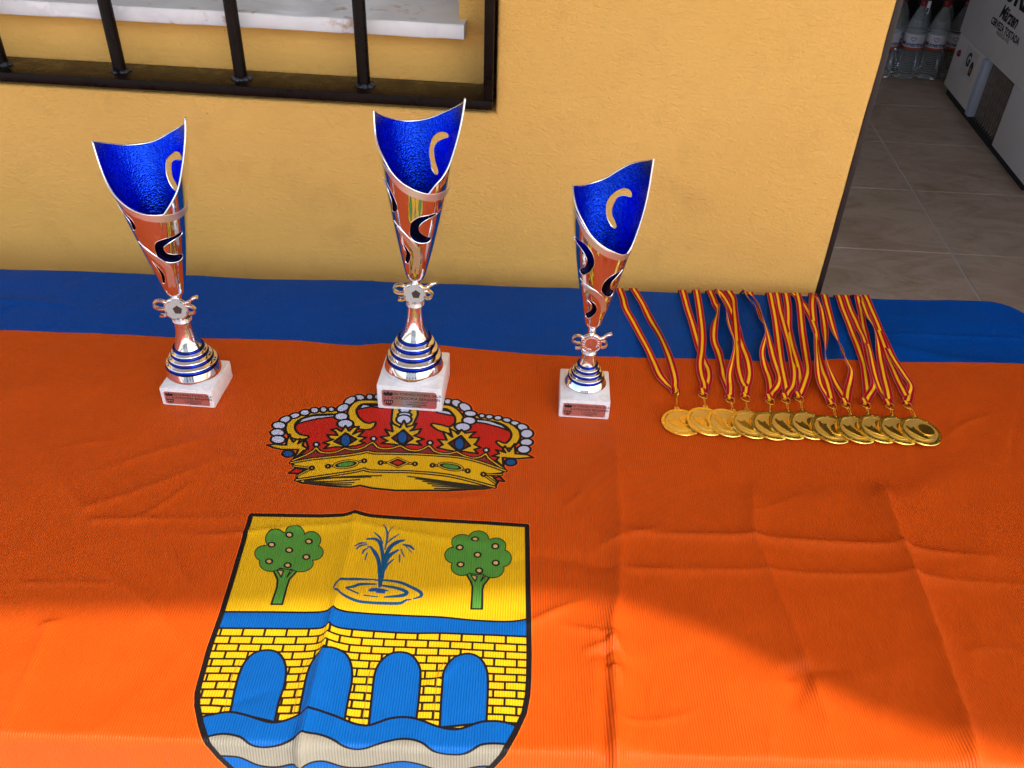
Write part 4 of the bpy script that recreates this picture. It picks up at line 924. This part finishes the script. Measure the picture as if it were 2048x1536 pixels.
    for f in rf:
        cxy = (sum(rv[i][0] for i in f) / len(f), sum(rv[i][1] for i in f) / len(f))
        if cxy[1] < h0 or cxy[1] > rimh(cxy[0] / SC) + 1e-5: continue
        if any(inside(cxy, Q) for Q in holes): continue
        tris.append(tuple(f))
    used = sorted({i for f in tris for i in f}); mpv = {}; xyz = []; key = {}
    for i in used:
        x, y = rv[i]; p = mapc(x / SC, y); kk = (round(p.x, 5), round(p.y, 5), round(p.z, 5))
        if kk not in key: key[kk] = len(xyz); xyz.append((x / SC, y))
        mpv[i] = key[kk]
    tris = [tuple(mpv[i] for i in f) for f in tris]; tris = [f for f in tris if len(set(f)) == 3]
    no = len(xyz); TH = .00055
    vs_ = [mapc(a, h, TH) for a, h in xyz] + [mapc(a, h, -TH) for a, h in xyz]
    ec = {}
    for f in tris:
        for a, b_ in ((f[0], f[1]), (f[1], f[2]), (f[2], f[0])): ec[(a, b_)] = 1
    fs_ = [f for f in tris] + [tuple(i + no for i in f[::-1]) for f in tris]; mi = [0] * len(tris) + [1] * len(tris); bnd = []
    for (a, b_) in ec:
        if (b_, a) not in ec: fs_.append((b_, a, a + no, b_ + no)); mi.append(2); bnd.append((a, b_))
    me_ = bpy.data.meshes.new('cup'); me_.from_pydata([tuple(v_) for v_ in vs_], [], fs_); 
    cup = link('cup', me_, [CHROME, BLUEFOIL, SILVER], root)
    me_.polygons.foreach_set('material_index', mi); autosmooth(me_, 45)
    # bright rolled edges round the cup's lip and every cut-out
    nxt = {a: b_ for a, b_ in bnd}; seen = set()
    for a in list(nxt):
        if a in seen: continue
        lp = []; c_ = a
        while c_ in nxt and c_ not in seen: seen.add(c_); lp.append(c_); c_ = nxt[c_]
        if len(lp) < 8: continue
        pts_ = [mapc(*xyz[i], .0002) for i in lp]
        if max(xyz[i][1] for i in lp) < h0 + .001: continue
        if max(xyz[i][1] for i in lp) > max(hs) - .01 and len(lp) > 60: 
            tube('lip_edge', pts_, .00105, SILVER, cup, n=8, closed=True)
        else: tube('cutout_edge', pts_, .00055, SILVER, cup, n=6, closed=True)
    vi_ = []; fi_ = []; HH = np.linspace(h0 + .002, min(hs) - .012, 14); AA = np.linspace(-1.62, 1.36, 30)  # navy sheet behind the front cutouts, paints the shade of the cup interior
    for h_ in HH:
        for a_ in AA: vi_.append(mapc(a_, h_, -.0016))
    for i_ in range(13):
        for j_ in range(29): q_ = i_ * 30 + j_; fi_.append((q_, q_ + 1, q_ + 31, q_ + 30))
    pyd('cutout_shade', vi_, fi_, NAVY, cup, smooth=True)
    def strip(name, ctr, wd, off=.0009):
        C_ = [tuple(q_) for q_ in crom(ctr, 5)]; vs_ = []; 
        for i, (a, h) in enumerate(C_):
            a2, h2_ = C_[min(i + 1, len(C_) - 1)]; a1, h1_ = C_[max(i - 1, 0)]; tx_, ty_ = (a2 - a1) * rad(h), h2_ - h1_; l_ = math.hypot(tx_, ty_) or 1; nx_, ny_ = -ty_ / l_, tx_ / l_
            t_ = i / (len(C_) - 1); w_ = wd * (.35 + .65 * math.sin(math.pi * min(1, .12 + t_ * 1.4 if t_ < .5 else .88)) if False else min(1, .35 + t_ * 2.0))
            for s_, oo in ((-1, TH), (-1, off + TH * .2), (1, off + TH * .2), (1, TH)): vs_.append(mapc(a + nx_ * w_ / 2 * s_ / rad(h), h + ny_ * w_ / 2 * s_, oo))
        fs2 = [(i * 4 + q_, i * 4 + q_ + 1, i * 4 + q_ + 5, i * 4 + q_ + 4) for i in range(len(C_) - 1) for q_ in range(3)]
        o_ = pyd(name, vs_, fs2, SATIN, cup, ang=40)
        bm = bmesh.new(); bm.from_mesh(o_.data); bmesh.ops.recalc_face_normals(bm, faces=bm.faces); bm.to_mesh(o_.data); bm.free()
        return o_
    strip('satin_band', P['band'], .0085 * (sc * .5 + .5)); strip('satin_swirl', P['sband'], .0075 * (sc * .5 + .5))
    strip('satin_swirl', [(a + 3.14, h + .004) for a, h in P['sband']], .0075 * (sc * .5 + .5))
    for e_ in P['sedge']: tube('swirl_line', [mapc(a, h, .0008) for a, h in [tuple(q_) for q_ in crom(e_, 4)]], .0005, SILVER, cup, n=5)
    return root

PM = dict(c=(-.1216, .8577), lean=R3(2.8), Rm=.0468, block=(.079, .080, .035), rz=R3(-2.2), R=.036, H=(.0415, .0570, .0670, .0760, .0800), rr=(.0308, .0265, .0222, .0192), neck=.126, rn=.0092, under=.97,
          disc=(.1455, .0136), dz=0, h0=.166, r0=.0104, k=.200, b=.227, ball=True, rank='1º CLASIFICADO', label='tallest blue and chrome cup trophy, its white block standing on the printed crown',
          rim=[(-1.6, .352, 1), (-1.5, .338), (-1.3, .325), (-.94, .3136), (-.68, .3018), (-.39, .2923), (-.05, .2852), (.25, .2805), (.45, .2781, 1), (.65, .2876), (.89, .2959), (1.07, .3065), (1.22, .325), (1.34, .345), (1.5, .3692, 1), (1.96, .3576), (2.49, .3434), (2.83, .3351), (3.12, .3305), (3.43, .329), (3.74, .3310), (4.14, .3383)],
          holes=[[(2.36, .3170), (2.38, .3207), (2.57, .3212), (2.75, .3184), (2.88, .3113), (2.93, .2994), (2.88, .290), (2.80, .2805), (2.64, .2752), (2.54, .2758), (2.54, .2800), (2.67, .2876), (2.75, .2959), (2.77, .303), (2.69, .3089), (2.51, .3140)],
                 [(.90, .2521), (.55, .2521), (.18, .2509), (-.10, .2438), (-.18, .2344), (-.16, .2249), (.05, .219), (.42, .2160), (.80, .2163), (.86, .2210), (.58, .2244), (.29, .2308), (.21, .2379), (.34, .2438), (.58, .2474), (.88, .2497)],
                 [(-1.35, .2880), (-.99, .2852), (-.76, .2758), (-.63, .2663), (-.60, .2592), (-.71, .2533), (-.95, .2515), (-.88, .2639), (-.97, .2746), (-1.15, .2810)],
                 [(-.72, .2170), (-.50, .2119), (-.34, .2071), (-.21, .2005), (-.29, .1918), (-.55, .1868), (-.72, .1905), (-.52, .2005), (-.60, .2083)]],
          band=[(-1.0, .3056), (-.68, .2965), (-.37, .2872), (0, .2800), (.47, .2740), (.80, .2722), (1.2, .2722), (1.6, .274)], sband=[(-.85, .2330), (-.45, .2247), (-.08, .2142), (.14, .2040), (.16, .1894), (.05, .1740)], sedge=[[(-.95, .2400), (-.45, .2292), (-.05, .2172), (.2, .2060)]])
PL = dict(c=(-.3880, .8400), lean=R3(-.57), Rm=.0502, block=(.0645, .066, .0255), rz=R3(-2.5), R=.0325, H=(.0335, .0478, .0550, .0620, .0650), rr=(.0285, .0240, .0195, .0172), neck=.1025, rn=.0098, under=.74,
          disc=(.1225, .0140), dz=R3(4), h0=.143, r0=.0105, k=.2114, b=.113, ball=True, rank='2º CLASIFICADO', label='medium blue and chrome football trophy on plain orange cloth, left of the crown print',
          rim=[(-1.5, .316, 1), (-1.35, .300), (-1.15, .285), (-.95, .2745), (-.63, .2651), (-.29, .2573), (.08, .2521), (.4, .2500), (.63, .2495, 1), (.94, .2625), (1.2, .2768), (1.41, .3001), (1.57, .3222), (1.70, .341, 1), (2.2, .3275), (2.83, .3105), (3.22, .3014), (3.53, .2988), (3.93, .3001), (4.27, .3053)],
          holes=[[(2.44, .2880), (2.52, .2927), (2.70, .2928), (2.85, .2885), (2.98, .2833), (3.04, .2742), (3.04, .2651), (2.96, .256), (2.78, .2500), (2.68, .2550), (2.83, .2638), (2.86, .2703), (2.83, .2794), (2.70, .2836), (2.50, .2850)],
                 [(1.23, .2228), (.86, .221), (.42, .2197), (.13, .2158), (0, .2054), (.05, .1951), (.31, .1899), (.76, .1870), (1.20, .1880), (1.20, .1940), (.76, .1977), (.47, .2016), (.39, .208), (.5, .2119), (.84, .2158), (1.22, .2184)],
                 [(-1.20, .2590), (-.85, .2560), (-.60, .2500), (-.42, .2420), (-.40, .2350), (-.48, .2300), (-.66, .2290), (-.62, .2380), (-.75, .2460), (-.98, .2530)],
                 [(-.42, .1905), (-.18, .1834), (0, .1743), (-.02, .1665), (-.20, .1595), (-.42, .1600), (-.24, .1704), (-.30, .1808)]],
          band=[(-1.0, .2700), (-.66, .2615), (-.29, .2538), (.1, .2485), (.6, .2445), (.97, .2432), (1.36, .2438), (1.8, .246)], sband=[(-.6, .2080), (-.2, .1980), (.16, .1886), (.36, .1808), (.36, .1704), (.26, .1540)], sedge=[[(-.7, .2140), (-.25, .2030), (.16, .1925), (.38, .1830)]])
PR = dict(c=(.0897, .8486), lean=R3(1.25), Rm=.0402, block=(.0612, .066, .0270), rz=R3(-1.8), R=.0257, H=(.0320, .0440, .0500, .0555, .0580), rr=(.0203, .0168, .0135, .0118), neck=.0755, rn=.0085, under=.90,
          disc=(.0925, .0127), dz=0, h0=.117, r0=.0090, k=.1957, b=.30, ball=False, rank='3º CLASIFICADO', label='shortest blue and chrome cup trophy with a plain laurel disc, beside the medal ribbons',
          rim=[(-1.57, .2850, 1), (-1.34, .2774), (-1.10, .2674), (-.81, .256), (-.55, .2446), (-.21, .2346), (.21, .2261), (.6, .2195), (.90, .2172, 1), (1.12, .2246), (1.28, .2389), (1.38, .256), (1.46, .278), (1.56, .3170, 1), (2.07, .3075), (2.54, .2980), (2.85, .2888), (3.17, .2788), (3.46, .2745), (3.87, .2731), (4.32, .2785)],
          holes=[[(2.33, .2640), (2.38, .2688), (2.54, .2708), (2.72, .2688), (2.91, .2631), (3.06, .2546), (3.09, .2446), (3.02, .2346), (2.83, .2261), (2.70, .2240), (2.62, .2261), (2.69, .2310), (2.83, .2375), (2.88, .2440), (2.84, .2517), (2.76, .2589), (2.60, .2620), (2.40, .2628)],
                 [(-1.40, .2300), (-1.02, .2315), (-.71, .2303), (-.45, .2218), (-.34, .2104), (-.42, .2004), (-.65, .1918), (-.95, .1880), (-1.12, .1918), (-.78, .2005), (-.65, .209), (-.76, .2175), (-1.02, .2232), (-1.35, .2262)],
                 [(1.0, .1965), (.55, .1947), (.24, .189), (.08, .1804), (.10, .1719), (.37, .1640), (.81, .1612), (.96, .1670), (.57, .1745), (.52, .1833), (.82, .1915)],
                 [(-.68, .1562), (-.26, .1548), (0, .1476), (.03, .1405), (-.21, .1330), (-.65, .1285), (-.97, .1300), (-.92, .1352), (-.55, .1391), (-.34, .1462), (-.42, .1519)]],
          band=[(-1.3, .2640), (-.99, .2555), (-.65, .2410), (-.34, .2315), (.08, .2228), (.55, .2168), (1.0, .2145), (1.5, .2150)], sband=[(-1.05, .1750), (-.65, .1719), (-.21, .1676), (.14, .1605), (.46, .1490), (.62, .139)], sedge=[[(-1.1, .1812), (-.62, .1765), (-.15, .1712), (.2, .1630)]])
for P in (PL, PM, PR): trophy(P)

# ------------------------------------------------------------------ medals on striped ribbons
q7 = lambda x, y: (1210 + x / 4.517, 560 + y / 4.517)
q8 = lambda x, y: (1520 + x / 4.2675, 560 + y / 4.2675)
MED = [
 dict(c=(1364, 845), lug=(1353, 816), ring=(1353, 788), s=[(q7, [(135, 108, 0), (160, 200, 40), (185, 270, 10), (260, 400), (360, 590), (430, 740), (490, 880, 15), (600, 985)]), (q7, [(260, 108, 0), (345, 250), (410, 400, 45), (490, 540, 62), (560, 700, 55), (605, 830, 20), (630, 910), (632, 985)])], lab='first gold medal of the fan, fully flat, beside the shortest trophy'),
 dict(c=(1412, 846), lug=(1409, 816), ring=(1406, 793), s=[(q7, [(700, 120), (750, 300), (800, 450), (845, 610), (890, 740), (925, 850, 30), (930, 920, 20), (900, 1010)]), (q7, [(825, 125), (855, 300), (875, 500), (870, 650), (855, 780), (870, 880), (893, 960), (893, 1010)])], lab='bright gold medal directly right of the flat first one'),
 dict(c=(1453, 849), lug=(1466, 823), ring=(1460, 803), s=[(q7, [(945, 120), (985, 220), (1010, 310, 72), (985, 430, 20), (980, 560), (1015, 680, 20), (1045, 810, 55), (1075, 910), (1118, 1020)]), (q7, [(1015, 130, 40), (1040, 220, 60), (1085, 310, 70), (1110, 430, 55), (1150, 560, 50), (1160, 660, 70), (1140, 780, 65), (1120, 880, 30), (1128, 960), (1128, 1020)])], lab='bright gold medal with its lug turned to the right, third from the flat one'),
 dict(c=(1501, 852), lug=(1491, 821), ring=(1491, 799), s=[(q7, [(1110, 125, 20), (1150, 200, 30), (1160, 320, 40), (1175, 480, 30), (1190, 650), (1200, 800, 10), (1232, 930), (1258, 1000)]), (q7, [(1010, 105), (1080, 200), (1145, 330), (1180, 460, 30), (1225, 600), (1270, 740, 20), (1298, 850), (1288, 940), (1270, 1000)])], lab='gold medal in the fan where the plain gold faces turn to dark reliefs'),
 dict(c=(1541, 855), lug=(1537, 822), ring=(1540, 805), s=[(q7, [(1255, 122, 50), (1300, 220, 50), (1365, 275, 40), (1410, 380, 40), (1440, 470, 60), (1440, 560, 70), (1415, 680, 40), (1440, 780), (1480, 900), (1495, 1030)]), (q7, [(1300, 125, 0), (1325, 190, 40), (1390, 300, 70), (1450, 470, 50), (1485, 600, 10), (1525, 750), (1568, 880, 10), (1560, 970, 20), (1510, 1035)])], lab='gold medal on the narrow twisted ribbon, next to the left group of medals'),
 dict(c=(1576, 854), lug=(1575, 824), ring=(1571, 803), s=[(q8, [(85, 135), (110, 260), (140, 430), (162, 600), (182, 750), (210, 890), (222, 985)]), (q8, [(140, 135), (165, 260), (200, 400), (240, 560), (272, 700), (288, 830, 20), (275, 920), (235, 985)])], lab='gold medal hanging from the straight doubled ribbon near the wall corner'),
 dict(c=(1617, 854), lug=(1598, 818), ring=(1598, 800), s=[(q8, [(215, 135), (235, 260), (238, 420), (258, 560, 40), (285, 670, 55), (312, 760, 30), (338, 860), (342, 960)]), (q8, [(315, 140), (335, 250), (348, 400), (370, 560), (392, 700), (398, 810, 10), (378, 890), (350, 965)])], lab='gold medal set highest in the fan, dark ball relief half covered'),
 dict(c=(1661, 862), lug=(1672, 833), ring=(1664, 814), s=[(q8, [(280, 138), (350, 200), (405, 290), (450, 400), (475, 500, 30), (492, 650), (530, 800), (565, 900), (600, 1030)]), (q8, [(445, 138), (440, 250), (455, 400), (468, 520, 45), (470, 650, 45), (482, 800, 30), (510, 930, 20), (580, 1030)])], lab='gold medal tilted with its lug to the right, left of the wide looped ribbon'),
 dict(c=(1712, 862), lug=(1697, 831), ring=(1692, 813), s=[(q8, [(455, 138, 30), (485, 195, 40), (525, 290, 20), (550, 420, 10), (548, 560, 45), (545, 670, 75), (575, 770, 45), (635, 870), (690, 970), (725, 1035)]), (q8, [(540, 138), (570, 250), (610, 400, 10), (650, 540, 50), (690, 650, 72), (735, 735, 45), (772, 800, 30), (765, 880, 10), (745, 960), (735, 1035)])], lab='gold medal on the wide open looped ribbon'),
 dict(c=(1755, 861), lug=(1732, 832), ring=(1732, 813), s=[(q8, [(660, 138), (710, 280), (780, 450), (840, 600), (880, 740), (900, 880), (912, 1010)]), (q8, [(720, 145), (765, 260), (825, 400), (872, 520, 10), (912, 650, 10), (935, 780, 20), (968, 915, 20), (950, 970), (918, 1015)])], lab='gold medal two places before the last, below the thick double ribbon'),
 dict(c=(1796, 864), lug=(1780, 833), ring=(1779, 815), s=[(q8, [(815, 140, 20), (850, 260), (868, 370, 10), (895, 490), (925, 620, 20), (960, 780, 20), (995, 900, 20), (1035, 970), (1085, 1045)]), (q8, [(845, 138), (905, 330, 20), (965, 470, 50), (998, 580, 40), (1022, 700), (1050, 850), (1080, 980), (1095, 1045)])], lab='gold medal just before the last one, partly under it'),
 dict(c=(1839, 866), lug=(1824, 832), ring=(1815, 814), s=[(q8, [(800, 132, 20), (885, 165), (935, 260), (985, 400), (1045, 560), (1105, 720), (1168, 870), (1220, 985), (1250, 1035)]), (q8, [(885, 150), (960, 320), (1022, 460), (1085, 600), (1155, 740), (1220, 840, 10), (1275, 930, 20), (1268, 990), (1258, 1035)])], lab='last gold medal of the fan, its whole shoe and ball face showing')]
RWD = .0108
def ribbon_strand(pts, f, zoff, parent, last):
    P = []; rolls = []
    for p in pts: w = onz(*f(p[0], p[1]), TT); P.append((w[0], w[1])); rolls.append(p[2] if len(p) > 2 else 0)
    P.append((last[0], last[1])); rolls.append(0)
    X_, Y_ = P[0]; yb_ = YB(X_)
    P[0] = (X_, min(Y_, yb_ - .002))
    C_ = [tuple(q_) for q_ in crom([(a, b_, r_, 0) for (a, b_), r_ in zip(P, rolls)], 7)]
    pre = [(X_ + (X_ - P[1][0]) * .15, yb_ + .0085, 0, -.10), (X_ + (X_ - P[1][0]) * .12, yb_ + .0085, 0, -.05), (X_ + (X_ - P[1][0]) * .1, yb_ + .0083, 0, -.012), (X_ + (X_ - P[1][0]) * .06, yb_ + .006, 0, -.0022), (X_, yb_ + .001, 0, .0012)]
    sg = 1 if (hash((round(X_, 3),)) % 2) else -1
    sg = 1 if int(abs(X_) * 1000) % 2 else -1
    Cc = pre + [(a, b_, r_ * sg, 0) for a, b_, r_, _ in C_]
    vs_ = []; uvs = []; n_ = len(Cc); rn = random.Random(int(zoff * 1e6)); ph = rn.random() * 6
    for i, (a, b_, r_, dz_) in enumerate(Cc):
        p = Vector((a, b_, 0)); q_ = Vector((*Cc[min(i + 1, n_ - 1)][:2], 0)); o_ = Vector((*Cc[max(i - 1, 0)][:2], 0)); t = (q_ - o_)
        if t.length < 1e-6 or i < 3: t = Vector((0, -1, 0)) if i < 3 else t
        t.normalize(); side = Vector((-t.y, t.x, 0)); 
        if i < 5: side = Vector((1, 0, 0)) if side.x > 0 else Vector((-1, 0, 0))
        rr = R3(r_ + (6 * math.sin(i * .35 + ph) if dz_ == 0 else 0)); wv_ = side * math.cos(rr) + Vector((0, 0, 1)) * math.sin(rr)
        lift = RWD / 2 * abs(math.sin(rr)) + (.0008 * (1 + math.sin(i * .22 + ph)) if dz_ == 0 else 0)
        if i >= n_ - 3: lift *= .3
        nr = wv_.cross(t).normalized() * .0002
        z_ = TT + .0012 + zoff + lift + dz_
        for k in range(4): s_ = k / 3 - .5; vs_.append(Vector((a, b_, z_)) + wv_ * RWD * s_ + nr)
        for k in range(4): s_ = k / 3 - .5; vs_.append(Vector((a, b_, z_)) + wv_ * RWD * s_ - nr)
    fs_ = []; uv_ = []
    for i in range(n_ - 1):
        a = i * 8; b_ = a + 8
        for k in range(3):
            fs_.append((a + k, a + k + 1, b_ + k + 1, b_ + k)); uv_.append([(k / 3, i), ((k + 1) / 3, i), ((k + 1) / 3, i + 1), (k / 3, i + 1)])
            fs_.append((a + 4 + k, b_ + 4 + k, b_ + 5 + k, a + 5 + k)); uv_.append([(k / 3, i), (k / 3, i + 1), ((k + 1) / 3, i + 1), ((k + 1) / 3, i)])
        for e0, e1, u0 in ((0, 4, .01), (3, 7, .99)):
            fs_.append((a + e0, b_ + e0, b_ + e1, a + e1)); uv_.append([(u0, i)] * 4)
    me_ = bpy.data.meshes.new('ribbon'); me_.from_pydata([tuple(v_) for v_ in vs_], [], fs_); ul = me_.uv_layers.new(name='UVMap')
    ul.data.foreach_set('uv', [c_ for f_ in uv_ for u_ in f_ for c_ in u_])
    o_ = link('ribbon', me_, RIBBON, parent, True); o_.matrix_parent_inverse = Matrix.Translation(-parent.location); return o_
MR = .0252; MT_ = .0026
def disc_meshes():
    prof = [(.0001, 0), (MR - .0005, 0), (MR, .0006), (MR, MT_ - .0006), (MR - .0006, MT_), (MR * .83, MT_), (MR * .80, MT_ - .0005), (.0001, MT_ - .0005)]
    n = 72; 
    o = lathe('medal_disc', prof, GOLD, None, n=n, ang=25, close=False); me_ = o.data; bpy.data.objects.remove(o)
    me_.materials.append(GOLDS)
    for p in me_.polygons:
        if p.center.z > MT_ - .0007 and math.hypot(p.center.x, p.center.y) < MR * .78: p.material_index = 1
    z = MT_ - .0005
    def pr(name, pts, h, mat):
        o = prism(name, pts, z - .0001, z + h, mat, None); bm = bmesh.new(); bm.from_mesh(o.data)
        es = [e for e in bm.edges if all(v_.co.z > z + h - 1e-5 for v_ in e.verts)]; bmesh.ops.bevel(bm, geom=es, offset=.00035, segments=2, affect='EDGES'); bm.to_mesh(o.data); bm.free()
        m_ = o.data; bpy.data.objects.remove(o); return m_
    K = MR * .78
    shoe = pr('shoe_relief', [(K * x, K * y) for x, y in [(-.88, .18), (-.80, .30), (-.66, .16), (-.50, .14), (-.42, .30), (-.20, .05), (.02, -.22), (.30, -.48), (.42, -.68), (.20, -.74), (-.12, -.62), (-.45, -.42), (-.75, -.15)]], .0008, GOLD)
    ball = pr('ball_relief', [(K * (.40 + .50 * math.cos(a / 24 * 6.2832)), K * (.20 + .50 * math.sin(a / 24 * 6.2832))) for a in range(24)], .0009, GOLD)
    arc = []
    for a in range(13): q_ = R3(200 + a * 10); arc.append((K * .86 * math.cos(q_), K * .86 * math.sin(q_)))
    for a in range(12, -1, -1): q_ = R3(200 + a * 10); arc.append((K * .70 * math.cos(q_), K * .70 * math.sin(q_) ))
    swo = pr('arc_relief', arc, .0005, GOLDS)
    bm = bmesh.new()
    for k in range(44):
        a = k / 44 * 6.2832; r_ = MR * .905
        box_bm(bm, (0, 0, 0), (.0007, .0015 if k % 3 else .0008, .0003), Matrix.Translation((r_ * math.cos(a), r_ * math.sin(a), MT_ + .0001)) @ Matrix.Rotation(a + (.5 if k % 2 else 0), 4, 'Z'))
    rp = bpy.data.meshes.new('rim_pattern'); bm.to_mesh(rp); bm.free(); rp.materials.append(GOLD)
    bm = bmesh.new()
    for k in range(5): 
        box_bm(bm, (0, 0, 0), (.0022, .0006, .0007), Matrix.Translation((K * (-.28 + k * .11), K * (.12 - k * .125), z + .0009)) @ Matrix.Rotation(.7, 4, 'Z'))
    lc = bpy.data.meshes.new('lace_relief'); bm.to_mesh(lc); bm.free(); lc.materials.append(SILVER if False else GOLDS)
    # lug: a small tab with a hole
    lg = lathe('lug', [(.0016, .0004), (.0034, .0004), (.0036, .0010), (.0036, MT_ - .0010), (.0034, MT_ - .0004), (.0016, MT_ - .0004), (.0016, .0004)], GOLD, None, n=20, close=False, M=Matrix.Translation((0, MR + .0016, 0)))
    lgm = lg.data; bpy.data.objects.remove(lg)
    return [('medal_disc', me_), ('shoe_relief', shoe), ('ball_relief', ball), ('arc_relief', swo), ('rim_pattern', rp), ('lace_relief', lc), ('lug', lgm)]
DM_ = disc_meshes()
for i, M in enumerate(MED):
    c = onz(*M['c'], TT + .003); lug = onz(*M['lug'], TT + .003); rg = onz(*M['ring'], TT + .003)
    root = tag(empty('medal', (c[0], c[1], TT + .0005)), M['lab'], 'medal', 'gold medals fanned out on the cloth')
    dirv = Vector((lug[0] - c[0], lug[1] - c[1], 0)); az = math.atan2(dirv.y, dirv.x) - math.pi / 2
    tilt = R3(5.5) if i else 0; up = R3(4.0) if i else R3(1)
    Mx = Matrix.Rotation(tilt, 4, 'Y') @ Matrix.Rotation(up, 4, 'X') @ Matrix.Rotation(az, 4, 'Z')
    lowest = min((Mx @ Vector((MR * math.cos(a), MR * math.sin(a), 0))).z for a in np.linspace(0, 6.28, 40))
    dz_ = -lowest + .0006
    Mx = Matrix.Translation((0, 0, dz_)) @ Mx
    first = None
    for nm, mm_ in DM_:
        o = bpy.data.objects.new(nm, mm_); COL.objects.link(o)
        if first is None: first = o; o.parent = root
        else: o.parent = first if nm not in ('lug',) else root
        if o.parent is root: o.matrix_local = Mx
        # sub-parts sit in the disc's own space
    Lp = Mx @ Vector((0, MR + .0016, MT_ / 2)); Rp = Vector((rg[0] - c[0], rg[1] - c[1], .0040))
    # link: a thin upright loop between lug hole and the split ring
    a_, b_ = Lp, Rp + (Lp - Rp).normalized() * .0052; b_ = Vector((b_.x, b_.y, .0042)); dv = (b_ - a_); ln = dv.length / 2 + .0012; mid = (a_ + b_) / 2; t_ = dv.normalized()
    pts = [mid + t_ * (ln * math.cos(q_ / 20 * 6.2832)) + Vector((0, 0, 1)) * (.0021 * math.sin(q_ / 20 * 6.2832)) + Vector((0, 0, .0012)) for q_ in range(20)]
    tube('link', pts, .00050, GOLD, root, n=6, closed=True)
    rp_ = [Rp + Vector((.0056 * math.cos(q_ / 28 * 6.2832), .0060 * math.sin(q_ / 28 * 6.2832), .0008 * math.sin(q_ / 28 * 12.56))) for q_ in range(28)]
    if i == 0: rp_ = [Rp + Vector((.0012 * math.cos(q_ / 28 * 6.2832), .0065 * math.sin(q_ / 28 * 6.2832) , .0045 * math.cos(q_ / 28 * 6.2832))) for q_ in range(28)]
    tube('split_ring', rp_, .00062, GOLD, root, n=8, closed=True)
    top = (Rp.x + c[0], Rp.y + c[1] + .0048)
    for k_, (f, pts_) in enumerate(M['s']):
        ribbon_strand(pts_, f, .0006 * (i % 4) + .0009 * k_, root, (top[0] + (.0004 if k_ else -.0004), top[1]))
    # sewn fold of the ribbon where it passes through the ring
    fx, fy = top; fz0 = TT + .0052
    fv = [(fx - .0050, fy + .0105, fz0), (fx + .0050, fy + .0105, fz0), (fx + .0042, fy + .0030, fz0 + .0006), (fx + .0026, fy - .0012, fz0 + .0002), (fx - .0026, fy - .0012, fz0 + .0002), (fx - .0042, fy + .0030, fz0 + .0006)]
    fo = pyd('ribbon_fold', [Vector(v_) - root.location for v_ in fv], [(0, 1, 2, 5), (5, 2, 3, 4)], RIBBON, root)
    ul = fo.data.uv_layers.new(name='UVMap'); uvq = [(.02, 0), (.98, 0), (.90, .5), (.10, .5), (.10, .5), (.90, .5), (.80, 1), (.20, 1)]
    for li, u_ in enumerate(uvq): ul.data[li].uv = u_
